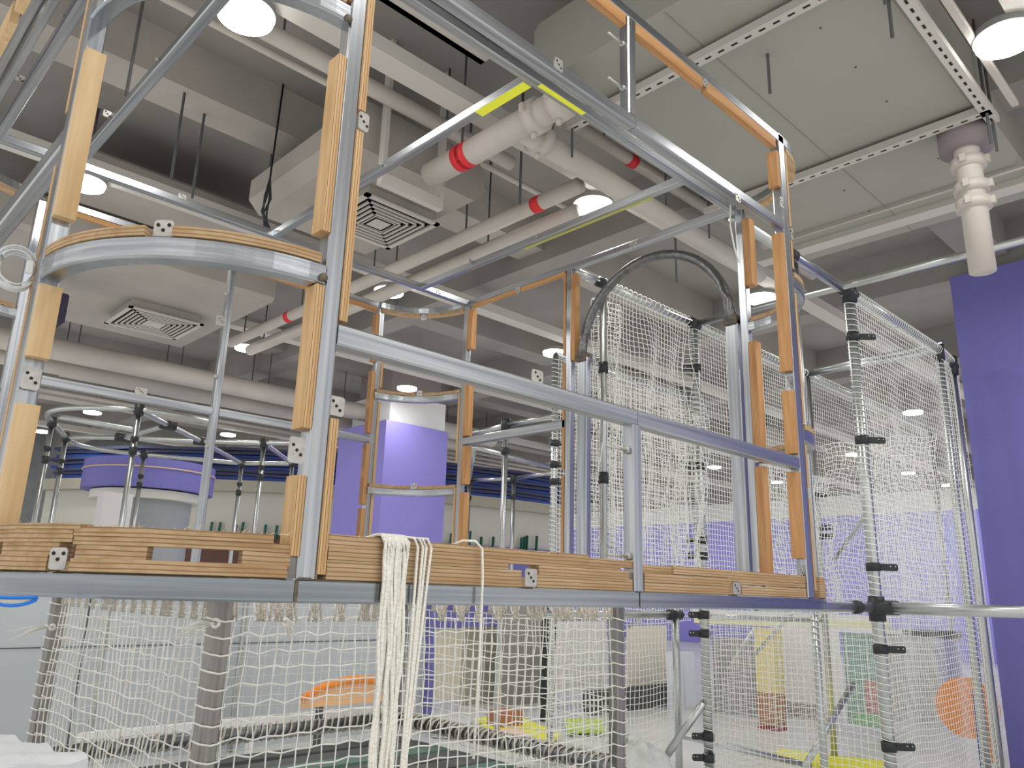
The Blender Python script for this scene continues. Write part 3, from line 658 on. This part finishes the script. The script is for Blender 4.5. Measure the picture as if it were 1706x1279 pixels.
for i in range(9):
    ringseg(acx, acy, aR+.05+.05*(i % 3), ac-.60+random.uniform(0, .03), ac+.60-random.uniform(0, .03), 2.28+i*.08, 2.345+i*.08, .35, BLUE if i % 3 == 0 else BLUD, 'blue_sheet', amp=.008,
            label='long blue sheet in the stack lying along the rim of the round wall', cat='sheet', group='blue sheets stacked on the round wall')
GRN = mat('green_peg', lin(28, 82, 66), .6)
for px in (352, 366, 393, 404, 442, 461, 752, 783, 802, 822, 869, 874, 878, 894):
    d = U(px, 870, 2, 1.0); t = d.to_2d().normalized() if hasattr(d, 'to_2d') else None
    # where the sight direction meets the arena ring
    bq = t.x*acx+t.y*acy; cq = acx**2+acy**2-(aR+.15)**2; dist = bq-math.sqrt(bq*bq-cq)
    x, y = t.x*dist, t.y*dist; h = .16+.16*random.random()
    obj('peg', MB().bar((x, y, 1.0), (x+.02, y, 1.12+h), .07, .03, c=0), GRN, label='dark green peg standing on the skirt of the round wall', cat='peg', group='green pegs on the round wall')
# kiosk
kx, ky = 4.62, 13.25
KI = thing('round_kiosk', (kx, ky, -1.7), 'white and grey round kiosk with a white ring under a purple drum', 'kiosk')
obj('drum', MB().disc((kx, ky, 1.40), .98, 48, z2=1.84), PUR, KI)
obj('cord_band', MB().tube([(kx+.99*math.cos(a), ky+.99*math.sin(a), 1.70) for a in [i*2*PI/48 for i in range(48)]], .012, 5, closed=True), mat('tan_cord', lin(190, 160, 140), .7), KI)
obj('white_ring', MB().disc((kx, ky, 1.25), .84, 48, z2=1.38), mat('kiosk_white', lin(196, 194, 184), .5), KI)
obj('grey_body', MB().disc((kx, ky, -1.7), .68, 40, z2=1.25), mat('kiosk_grey', lin(140, 144, 146), .5), KI)
pk_ = U(187, 860, 1, 12.3); obj('white_pillar', MB().box(pk_.x-.20, 12.15, -1.7, pk_.x+.20, 12.42, 1.24), mat('kiosk_pale', lin(190, 188, 186), .7), KI)

# ================================================================ BOARDS AND PROPS BEHIND THE NETS
def board(px0, px1, yt, yb, ax, v, t, mt, name, label, cat, tofloor=False, group=None):
    p0 = U(px0, (yt+yb)/2, ax, v); p1 = U(px1, (yt+yb)/2, ax, v); zt = U((px0+px1)/2, yt, ax, v).z; zb = U((px0+px1)/2, yb, ax, v).z
    if tofloor: zb = -1.7
    if ax == 1: mb = MB().box(p0.x, v, zb, p1.x, v+t, zt)
    else: mb = MB().box(v, p0.y, zb, v+t, p1.y, zt)
    return obj(name, mb, mt, label=label, cat=cat, group=group)
pw2 = board(-60, 712, 978, 1279, 1, 8.6, .1, GRY, 'grey_partition', 'pale grey partition wall behind the netted box', 'partition', True)
for px in (98, 330, 560): pass
sm = MB()
for x in (2.6, 4.2): sm.box(x, 8.59, -1.7, x+.01, 8.6, -.1)
sm.box(-1, 8.59, -.62, 6.2, 8.6, -.612); obj('panel_seams', sm, DARKG, pw2)
board(712, 722, 1008, 1279, 1, 8.5, .12, PUR, 'purple_post', 'slim purple upright at the end of the grey partition', 'post', True)
board(722, 838, 1018, 1044, 1, 9.5, .1, PUR, 'purple_header', 'purple header strip above the cream boards', 'panel')
board(726, 768, 1046, 1165, 1, 9.6, .06, CREAM, 'cream_board', 'cream board left of the tan board behind the net', 'board')
board(772, 832, 1040, 1180, 1, 9.8, .06, mat('tan_board', lin(168, 166, 146), .7), 'tan_board', 'olive tan board right of the cream board behind the net', 'board')
board(834, 905, 1010, 1195, 1, 9.4, .08, mat('grey_board', lin(150, 146, 140), .7), 'grey_board', 'tall warm grey board beside the black upright', 'board')
board(908, 926, 1008, 1215, 1, 8.0, .08, BLK, 'black_upright', 'black upright with open brackets behind the net', 'post')
board(930, 1010, 1035, 1150, 1, 8.4, .06, mat('pale_board', lin(196, 196, 190), .7), 'pale_board', 'pale board right of the black upright', 'board')
board(976, 1120, 1145, 1245, 1, 8.0, .06, DARKG, 'dark_backboard', 'dark grey panel leaning low behind the net', 'panel')
board(1048, 1112, 1042, 1150, 1, 8.3, .05, mat('cream2', lin(206, 200, 186), .7), 'cream_backboard', 'cream panel with white edge above the dark grey panel', 'panel', True)
board(838, 870, 1185, 1245, 1, 7.6, .3, mat('mixed_box', lin(170, 110, 84), .7), 'small_box', 'small reddish box on the floor behind the net', 'box')
for i, (a, b) in enumerate(((1124, 1140), (1142, 1158))):
    board(a, b, 1086, 1236, 1, 7.6+.2*i, .14, mat('white_pillar_m', lin(210, 214, 222), .5), 'white_pillar', 'wrapped white pillar %s the lashed pole' % ('furthest left of' if i == 0 else 'just left of'), 'pillar')
board(1190, 1258, 1062, 1250, 0, 11.5, .1, mat('grey_rack', lin(140, 138, 138), .7), 'grey_rack', 'grey panel behind the net left of the yellow column', 'panel')
YC = thing('yellow_column', U(1279, 1270, 0, 10.6), 'yellow wrapped column fading to brown above a red base', 'column')
def vbox(px0, px1, yt, yb, v, t, mt, nm, par):
    p0 = U(px0, (yt+yb)/2, 0, v); p1 = U(px1, (yt+yb)/2, 0, v); obj(nm, MB().box(v, p0.y, U(px0, yb, 0, v).z, v+t, p1.y, U(px0, yt, 0, v).z), mt, par)
vbox(1258, 1290, 1046, 1152, 10.6, .25, mat('col_yellow', lin(206, 190, 120), .7), 'upper_wrap', YC)
vbox(1262, 1294, 1152, 1206, 10.6, .25, mat('col_brown', lin(168, 116, 72), .7, noise=.3), 'lower_wrap', YC)
vbox(1264, 1295, 1210, 1284, 10.5, .3, mat('col_red', lin(160, 34, 40), .6, noise=.4, nscale=(12, 12, 4)), 'red_base', YC)
SHM = mat('sheet_white', lin(214, 213, 212), .7, noise=.06, nscale=(1, 1, 8), bump=.2)
board(1292, 1366, 1044, 1170, 0, 11.2, .02, SHM, 'white_sheet', 'wide hanging white sheet right of the yellow column', 'sheet')
board(1369, 1400, 1044, 1174, 0, 11.0, .02, SHM, 'white_sheet', 'narrow hanging white sheet left of the teal panel', 'sheet')
board(1297, 1372, 1172, 1232, 0, 12.2, .1, mat('mauve_board', lin(160, 146, 142), .7), 'mauve_board', 'mauve grey board standing below the wide white sheet', 'board')
TP = board(1408, 1472, 1056, 1208, 0, 11.4, .06, TEAL, 'teal_mural', 'teal painted board with a pink square and green foot', 'panel')
def onb(px0, px1, yt, yb, v, mt, nm, par):
    p0 = U(px0, (yt+yb)/2, 0, v); p1 = U(px1, (yt+yb)/2, 0, v); obj(nm, MB().box(v-.01, p0.y, U(px0, yb, 0, v).z, v, p1.y, U(px0, yt, 0, v).z), mt, par)
onb(1442, 1470, 1132, 1186, 11.39, mat('pink_sq', lin(186, 130, 128), .7), 'pink_square', TP); onb(1425, 1470, 1188, 1207, 11.38, mat('green_foot', lin(120, 180, 120), .7), 'green_foot', TP)
board(1482, 1560, 1052, 1205, 0, 13.5, .1, mat('pale_grey_b', lin(178, 176, 172), .7), 'grey_screen', 'light grey screen right of the thick lashed pole', 'panel')
board(1562, 1600, 1052, 1195, 0, 13.2, .1, mat('lilac_b', lin(150, 148, 190), .7), 'lilac_screen', 'lilac screen behind the right tower poles', 'panel')
# orange disc and bar
oc = U(1612, 1178, 0, 10.9); mb = MB(); mb.tube([(oc.x-.05, oc.y, oc.z), (oc.x+.05, oc.y, oc.z)], .34, 32, smooth=False)
obj('orange_disc', mb, ORG, label='round orange foam disc behind the right tower net', cat='disc')
ob = U(1645, 1180, 0, 10.05); obj('orange_bar', MB().bar((ob.x, 2.93, -1.6), (ob.x, 3.0, -.78), .07, .07), ORG, label='upright orange bar beside the purple partition', cat='bar')
board(1626, 1633, 1150, 1285, 0, 10.1, .05, mat('blue_bar', lin(50, 80, 150), .5), 'blue_bar', 'thin blue upright left of the orange bar', 'bar')
# pale foam beams just under deck level
for (px0, py0, px1, py1, v, r, nm, mt, lb) in [
    (1160, 1030, 1480, 1036, 12.0, .07, 'yellow_beam', mat('pale_yellow', lin(226, 222, 170), .7), 'pale yellow foam beam just below deck level'),
    (1155, 1020, 1475, 1023, 13.5, .07, 'white_beam', WHT, 'white foam beam above the pale yellow one'),
    (1290, 1042, 1500, 1046, 11.3, .03, 'white_bar', WHT, 'white curtain bar holding the hanging sheets'),
    (1480, 1052, 1600, 1054, 12.0, .05, 'dark_bar', DARKG, 'dark bar behind the right tower net')]:
    a = U(px0, py0, 0, v); b = U(px1, py1, 0, v); b.z = a.z
    obj(nm, MB().bar(a, b, r*2, r*2), mt, label=lb, cat='beam')
# plank and orange arch seen through the front net
a = U(130, 1232, 1, 6.9); b = U(640, 1166, 1, 6.9); b.z = a.z
wp = obj('white_plank', MB().bar(a, b, .06, .10), mat('plank_w', lin(214, 214, 212), .6), label='long white plank behind the left side net', cat='plank')
for t in (.06, .5, .94): q_ = a+(b-a)*t; obj('leg', MB().bar((q_.x, 6.9, -1.7), (q_.x, 6.9, a.z-.05), .05, .05, c=0), MATS['plank_w'], wp)
oa = U(500, 1180, 1, 6.6); ob_ = U(660, 1178, 1, 6.6); w_ = ob_.x-oa.x
mb = MB(); top = [(oa.x+w_*t, 6.6, oa.z+.22*math.sin(PI*min(1, t*.85+.06))**.6) for t in [i/20 for i in range(21)]]
n = len(top); vs = top+[(p[0], p[1], oa.z) for p in top]
mb.add(vs, [(i, i+1, n+i+1, n+i) for i in range(n-1)]); ox_ = obj('orange_arch_mat', mb, mat('peach', lin(226, 176, 128), .7), label='peach coloured arched foam piece with an orange rim', cat='foam mat')
for t in (.2, .8): obj('support', MB().bar((oa.x+w_*t, 6.62, -1.7), (oa.x+w_*t, 6.62, oa.z), .05, .05, c=0), DARKG, ox_)
obj('rim', MB().tube([(p[0], p[1]-.02, p[2]) for p in top], .035, 8), ORG, ox_)
# floor mats
def flat(pts, z, mt, nm, lb, t=.04):
    P = [U(x, y, 2, z) for x, y in pts]; n = len(P); vs = [(p.x, p.y, z) for p in P]+[(p.x, p.y, z-t) for p in P]
    return obj(nm, MB().add(vs, [tuple(range(n)), tuple(range(2*n-1, n-1, -1))]+[(i, (i+1) % n, n+(i+1) % n, n+i) for i in range(n)]), mt, label=lb, cat='mat')
fm = flat([(795, 1196), (850, 1186), (935, 1222), (900, 1240), (830, 1236)], -1.62, YEL, 'play_mat', 'yellow green play mat with a pink patch behind the front net')
P = [U(x, y, 2, -1.61) for x, y in ((815, 1216), (860, 1212), (890, 1226), (830, 1232))]; obj('pink_patch', MB().add([(p.x, p.y, -1.612) for p in P], [(0, 1, 2, 3)]), mat('pinkp', lin(222, 190, 172), .7), fm)
flat([(1296, 1246), (1480, 1268), (1480, 1290), (1296, 1262)], -1.66, YEL, 'yellow_mat', 'yellow floor strip right of the red column base')
flat([(940, 1196), (1000, 1196), (1010, 1215), (945, 1216)], -1.62, mat('lime', lin(170, 196, 70), .7), 'lime_mat', 'small lime green mat right of the black upright')
flat([(720, 1195), (785, 1196), (780, 1225), (720, 1222)], -1.65, mat('silver', lin(200, 200, 208), .4), 'silver_mat', 'silver grey mat left of the yellow play mat')
# plastic bundle
def blob(c, rx, ry, rz, mt, nm, lb, cat, seed, amp=.16, nu=36, nv=20):
    random.seed(seed); mb = MB(); vs = []; ks = [(random.uniform(2, 9), random.uniform(2, 9), random.uniform(0, 6)) for _ in range(7)]
    for j in range(nv+1):
        for i in range(nu):
            a = 2*PI*i/nu; b = PI*j/nv; k = 1+amp*sum(math.sin(a*int(p)+b*q_+r_) for p, q_, r_ in ks)/4
            vs.append((c[0]+rx*k*math.cos(a)*math.sin(b), c[1]+ry*k*math.sin(a)*math.sin(b), c[2]+rz*k*math.cos(b)))
    fs = [(j*nu+i, j*nu+(i+1) % nu, (j+1)*nu+(i+1) % nu, (j+1)*nu+i) for j in range(nv) for i in range(nu)]
    return obj(nm, mb.add(vs, fs, 0, True), mt, label=lb, cat=cat)
c = U(1045, 1300, 1, 3.9); blob((c.x, c.y, c.z-.05), .42, .30, .33, PLAS, 'plastic_bundle', 'crumpled clear plastic bundle right of the square leg at the bottom edge', 'plastic', 3)
c = U(930, 1270, 1, 5.4); blob((c.x, c.y, c.z), .5, .3, .14, PLAS, 'plastic_sheet_heap', 'flat heap of clear plastic behind the front net', 'plastic', 8)
# wrapped boxes bottom left
def crumple(x0, y0, z0, x1, y1, z1, lb, seed, rot=0):
    random.seed(seed); n = 14; mb = MB(); cx = (x0+x1)/2; cy = (y0+y1)/2
    def g(f):
        vs = [f(i/n, j/n) for j in range(n+1) for i in range(n+1)]
        vs = [(x+.008*math.sin(y*31+z*40+seed), y+.008*math.sin(x*37+z*23), z+.010*math.sin(x*29+y*33+seed)) for x, y, z in vs]
        if rot: vs = [(cx+(x-cx)*math.cos(rot)-(y-cy)*math.sin(rot), cy+(x-cx)*math.sin(rot)+(y-cy)*math.cos(rot), z) for x, y, z in vs]
        mb.add(vs, [(j*(n+1)+i, j*(n+1)+i+1, (j+1)*(n+1)+i+1, (j+1)*(n+1)+i) for j in range(n) for i in range(n)], 0, True)
    X = lambda t: x0+(x1-x0)*t; Y = lambda t: y0+(y1-y0)*t; Z = lambda t: z0+(z1-z0)*t
    g(lambda a, b: (X(a), Y(b), z1)); g(lambda a, b: (X(a), y0, Z(b))); g(lambda a, b: (X(a), y1, Z(b))); g(lambda a, b: (x0, Y(a), Z(b))); g(lambda a, b: (x1, Y(a), Z(b)))
    return obj('wrapped_box', mb, CLOTH, label=lb, cat='box')
c = U(60, 1250, 1, 2.6); crumple(c.x-.55, 2.36, -1.7, c.x+.04, 2.85, c.z, 'white wrapped box in the bottom left corner', 1, .2)
c = U(190, 1300, 1, 2.2); crumple(c.x-.5, 1.75, -1.7, c.x-.02, 2.12, c.z, 'lower white wrapped box in front of the corner one', 2, .5)
c = U(20, 999, 1, 2.2)
HG = obj('blue_hanger', MB().tube([(c.x+.052*math.cos(a), c.y, c.z+.009*math.sin(a)+.004*math.cos(2*a)) for a in [i*2*PI/24 for i in range(24)]], .0045, 6, closed=True), mat('blue_plastic', lin(20, 110, 200), .3), label='blue rimmed plastic loop at the left edge below the deck', cat='hanger')
obj('infill', MB().bar((c.x-.045, c.y+.004, c.z), (c.x+.045, c.y+.004, c.z), .003, .010, c=0), CREAM, HG)

# ================================================================ CEILING SERVICES
def duct(x0_, y0_, z0_, x1_, y1_, z1_, lb, mt=None, rods=True):
    o = thing('ceiling_duct', ((x0_+x1_)/2, (y0_+y1_)/2, z0_), lb, 'duct')
    mb = MB(); L = [(x0_, x1_), (y0_, y1_)]
    if x1_-x0_ > y1_-y0_: mb.sweep([(x0_, (y0_+y1_)/2, (z0_+z1_)/2), (x1_, (y0_+y1_)/2, (z0_+z1_)/2)], rect(y1_-y0_, z1_-z0_, .05))
    else: mb.sweep([((x0_+x1_)/2, y0_, (z0_+z1_)/2), ((x0_+x1_)/2, y1_, (z0_+z1_)/2)], rect(x1_-x0_, z1_-z0_, .12))
    obj('casing', mb, mt or DUCT, o)
    if rods:
        for x in (x0_+.15, x1_-.15):
            for y in (y0_+.06, y1_-.06): obj('hanger_rod', MB().tube([(x, y, z1_), (x, y, 4.6)], .012, 6), DARKG, o)
    return o
def diffuser(cx, cy, z, h, lb, par=None):
    o = thing('ceiling_vent', (cx, cy, z), lb, 'vent')
    def sq(r, zz, w, m=0):
        mb = MB(); mb.sweep([(cx-r, cy-r, zz), (cx+r, cy-r, zz), (cx+r, cy+r, zz), (cx-r, cy+r, zz)], rect(w, .012, 0), m=m, closed=True); return mb
    obj('neck', MB().box(cx-h+.05, cy-h+.05, z+.03, cx+h-.05, cy+h-.05, z+.3), DUCT, o)
    obj('backing', MB().box(cx-h+.02, cy-h+.02, z+.02, cx+h-.02, cy+h-.02, z+.028), GAP, o)
    obj('vent_frame', MB().box(cx-h, cy-h, z, cx+h, cy-h+.05, z+.02).box(cx-h, cy+h-.05, z, cx+h, cy+h, z+.02).box(cx-h, cy-h, z, cx-h+.05, cy+h, z+.02).box(cx+h-.05, cy-h, z, cx+h, cy+h, z+.02), BEAMM, o)
    for k in range(5):
        r = h-.09-k*.055
        if r > .04: obj('vent_slat', MB().box(cx-r, cy-r, z-.004, cx+r, cy-r+.022, z+.012).box(cx-r, cy+r-.022, z-.004, cx+r, cy+r, z+.012).box(cx-r, cy-r, z-.004, cx-r+.022, cy+r, z+.012).box(cx+r-.022, cy-r, z-.004, cx+r, cy+r, z+.012), BEAMM, o)
    obj('centre_plate', MB().box(cx-.12, cy-.12, z-.004, cx+.12, cy+.12, z+.01), BEAMM, o)
duct(2.95, 5.1, 3.55, 4.45, 6.9, 4.0, 'boxy grey duct above the right slatted vent')
diffuser(3.85, 5.95, 3.42, .42, 'square slatted ceiling vent right of the main post')
duct(.6, 8.9, 3.50, 4.3, 11.9, 3.95, 'wide pale duct carrying the vent in the left bay')
diffuser(3.45, 10.6, 3.36, .48, 'square slatted ceiling vent seen through the left bay')
duct(1.6, 7.9, 3.9, 4.3, 8.8, 4.15, 'flat grey duct just above the slim channel in the left bay')
# large board-faced duct at the upper right with slotted struts
RD = duct(3.6, 1.32, 3.66, 7.9, 3.62, 4.2, 'very large smooth grey duct with slotted struts at the upper right', DUCTR, rods=False)
for yy in (2.45,): obj('board_joint', MB().box(3.62, yy, 3.655, 7.88, yy+.006, 3.662), mat('joint', lin(134, 132, 123), .8), RD)
for i in range(7):
    for yy in (1.8, 2.6): obj('screw', MB().disc((3.9+i*.55, yy, 3.655), .008, 8, z2=3.66), DARKG, RD)
def strut(a, b, lb, w=.08, rod=None):
    a = Vector(a); b = Vector(b); d = (b-a).normalized(); L = (b-a).length; o = thing('slotted_strut', (a+b)/2, lb, 'strut')
    mb = MB().bar(a, b, w, .06, c=0); x = .06
    while x < L-.06: p = a+d*x; mb.bar(p+d*0-Vector((0, 0, .030)), p+d*.045-Vector((0, 0, .030)), .016, .004, 1, c=0); x += .10
    obj('channel', mb, [BEAMM, HOLE], o)
    for p in (a+d*.03, b-d*.03): obj('threaded_rod', MB().tube([p-Vector((0, 0, .28)), p+Vector((0, 0, .8))], .011, 6), DARKG, o)
strut((4.10, 1.25, 3.60), (4.10, 3.7, 3.60), 'slotted strut under the large duct, nearer the top of the photo')
strut((6.07, 1.25, 3.60), (6.07, 3.7, 3.60), 'slotted strut under the large duct ending at the drain pipe')
strut((3.4, 1.28, 3.60), (6.25, 1.28, 3.60), 'slotted strut running down the right side of the large duct')
obj('conduit', MB().bar((3.4, 1.12, 3.64), (6.2, 1.12, 3.64), .05, .04), PIPEP, label='thin flat conduit beside the right slotted strut', cat='conduit')
trim(MB().box(7.45, -3, 3.6, 7.62, 4.1, 3.72), BEAMM)
obj('conduit', MB().tube([(7.2, .5, 3.62), (7.2, 3.6, 3.62)], .014, 8), PIPEP, label='thin conduit crossing the far end of the large duct', cat='conduit')
obj('dark_hood', MB().add([(3.2, 1.9, 3.62), (3.9, 1.75, 3.62), (3.75, 1.35, 3.5), (3.0, 1.3, 3.5), (3.2, 1.9, 4.2), (3.9, 1.75, 4.2), (3.75, 1.35, 4.2), (3.0, 1.3, 4.2)], [(0, 1, 2, 3), (4, 7, 6, 5), (0, 4, 5, 1), (1, 5, 6, 2), (2, 6, 7, 3), (3, 7, 4, 0)]), mat('hood', lin(104, 102, 102), .6), label='dark grey hood corner at the top of the photo over the large duct', cat='duct')
# drain pipe
D0 = U(1622, 250, 2, 3.3)
DX, DY = 6.30, 1.50
zb = U(1640, 452, 0, DX).z
DP = thing('drain_pipe', (DX, DY, zb), 'thick grey vertical drain pipe with bolted couplings at the upper right', 'pipe')
obj('pipe_run', MB().tube([(DX-.0, DY+.0, 3.62), (DX, DY, 3.4), (DX, DY, zb)], .092, 20), PIPEP, DP)
for z in (3.33, 3.12, 2.98): obj('coupling', MB().tube([(DX, DY, z-.035), (DX, DY, z+.035)], .125, 20).box(DX-.02, DY-.15, z-.03, DX+.02, DY-.1, z+.03).box(DX-.15, DY-.02, z-.03, DX-.1, DY+.02, z+.03), PIPEP, DP)
obj('collar', MB().tube([(DX, DY, 3.45), (DX, DY, 3.70)], .19, 24), mat('collar', lin(120, 112, 112), .7), DP)
# fat pipes
def cpipe(a, b, r, lb, bands=(), couples=(), mt=None):
    o = thing('ceiling_pipe', (Vector(a)+Vector(b))/2, lb, 'pipe'); a = Vector(a); b = Vector(b); d = (b-a).normalized()
    obj('pipe_run', MB().tube([a, b], r, 20), mt or PIPEP, o)
    for t in bands: obj('red_band', MB().tube([a+d*(t-.05), a+d*(t+.05)], r+.004, 20), RED, o)
    for t in couples: obj('coupling', MB().tube([a+d*(t-.05), a+d*(t+.05)], r+.03, 20).tube([a+d*(t-.02)+Vector((0, 0, -r-.02)), a+d*(t-.02)+Vector((0, 0, -r-.07))], .02, 8).box(*(tuple(a+d*t-Vector((r+.06, .02, .03)))+tuple(a+d*t-Vector((r, -.02, -.03))))), PIPEP, o)
    k = 0.4
    while k < (b-a).length: p = a+d*k; obj('hanger_rod', MB().tube([p, (p.x, p.y, 4.6)], .01, 6), DARKG, o); k += 1.6
    return o
cpipe((3.62, 4.85, 3.42), (3.62, 3.2, 3.42), .105, 'fat grey pipe with a wide red band beside the front joist', (.42, .48), (1.25, 1.5))
cpipe((3.62, 3.80, 3.42), (7.4, 3.88, 3.42), .095, 'fat grey pipe running right from the bolted coupling', (), (.25,))
cpipe((4.5, 4.0, 3.95), (9.0, 4.0, 3.95), .06, 'slim grey pipe with a small red band above the fat one', (.8,))
cpipe((4.58, 10.7, 3.40), (4.58, 4.0, 3.40), .07, 'long grey pipe with two red bands passing left of the round downlight', (1.7, 6.2))
cpipe((4.88, 10.7, 3.36), (4.88, 4.3, 3.36), .08, 'plain grey pipe running parallel beside the banded one')
cpipe((1.8, 4.9, 3.98), (4.6, 4.9, 3.98), .07, 'grey pipe near the top edge right of the main post')
cpipe((1.0, 5.2, 4.05), (6.0, 5.2, 4.05), .03, 'thin conduit pipe along the slab beam at the upper left')
cpipe((-2, 13.1, 3.40), (12, 13.1, 3.40), .17, 'thick round duct pipe low behind the left bay')
cpipe((-2, 13.8, 3.30), (12, 13.8, 3.30), .13, 'second thick round pipe just below the first behind the left bay')
for i in range(5): obj('conduit', MB().tube([(3.5, 15.2+i*.5, 3.5), (24, 15.2+i*.5, 3.5)], .035, 6), PIPEP, label='far thin conduit running along the ceiling in the distance', cat='conduit', group='far ceiling conduits')
for i, (x, y) in enumerate([(10.5, 8.5), (12.6, 10), (14.5, 13), (17, 9), (11.5, 15)]):
    duct(x, y, 3.7, x+2.2, y+.7, 4.05, ['far grey duct box %s' % t for t in ('right of the back corner post', 'above the far pipes by the column', 'deep behind the purple column', 'seen through the net in the arch', 'beyond the purple column top')][i])
# bracket box and cable tray near the fat pipe
obj('pipe_bracket', MB().box(3.2, 4.95, 3.22, 3.85, 5.02, 3.32).box(3.2, 4.95, 3.32, 3.24, 5.02, 4.6).box(3.81, 4.95, 3.32, 3.85, 5.02, 4.6), BEAMM, label='grey trapeze bracket at the end of the fat banded pipe', cat='bracket')
obj('cable_tray', MB().box(1.2, 3.95, 3.95, 3.4, 4.0, 4.05).box(1.2, 3.7, 3.95, 3.4, 3.75, 4.05).box(1.2, 3.7, 3.95, 3.4, 4.0, 3.96), BEAMM, label='cable tray running beside the slim channel at the top', cat='cable tray')
def rodat(px, py, z0, lb):
    p = U(px, py, 2, z0); obj('hanging_rod', MB().tube([(p.x, p.y, z0), (p.x, p.y, 4.6)], .012, 6), DARKG, label=lb, cat='rod')
rodat(1283, 155, 3.35, 'thin threaded rod hanging over the large duct left of centre'); rodat(1487, 62, 3.35, 'short threaded rod at the top over the large duct')
for k, (px, py, z) in enumerate([(285, 300, 3.3), (320, 330, 3.3), (210, 160, 3.2), (866, 340, 3.3), (1127, 470, 3.2)]): rodat(px, py, z, 'thin dark rod hanging from the slab, ' + ('above the left bay centre', 'right of the left bay centre', 'at the upper left by the joist', 'beside the banded pipes', 'behind the arch top')[k])
# black cable bundle
p = U(440, 380, 2, 3.1); mb = MB()
for k in range(4): mb.tube([(p.x+.02*k, p.y, 3.1), (p.x+.03*math.sin(k*2)-.02, p.y, 3.25), (p.x+.03*math.cos(k), p.y, 3.4), (p.x, p.y, 3.6), (p.x+.02, p.y, 4.6)], .009, 6)
obj('cable_bundle', mb, BLK, label='black cable bundle hanging from the slab near the back roof beam', cat='cable')
sp_ = U(85, 515, 2, 3.05)
SPK = thing('hanging_speaker', (sp_.x, sp_.y, 2.87), 'dark box hanging from the channel by the left post', 'speaker')
obj('cabinet', MB().bar((sp_.x, sp_.y-.15, 3.05), (sp_.x, sp_.y+.15, 3.05), .26, .36, c=.02), mat('speaker_dark', lin(44, 40, 60), .6), SPK)
obj('yoke', MB().box(sp_.x-.02, sp_.y-.02, 3.23, sp_.x+.02, sp_.y+.02, 4.6), BLK, SPK)

# ================================================================ WORLD AND VIEW
w = bpy.data.worlds.new('world'); S.world = w; w.use_nodes = True
bg = w.node_tree.nodes['Background']; bg.inputs[0].default_value = (1, .99, .97, 1); bg.inputs[1].default_value = .62
S.view_settings.view_transform = 'Standard'; S.view_settings.look = 'None'; S.view_settings.exposure = .35
S.cycles.use_fast_gi = True; S.cycles.fast_gi_method = 'ADD'; w.light_settings.ao_factor = .33; w.light_settings.distance = 2.5
S.cycles.use_denoising = True; S.cycles.max_bounces = 6; S.cycles.transparent_max_bounces = 12
S.cycles.sample_clamp_indirect = 4
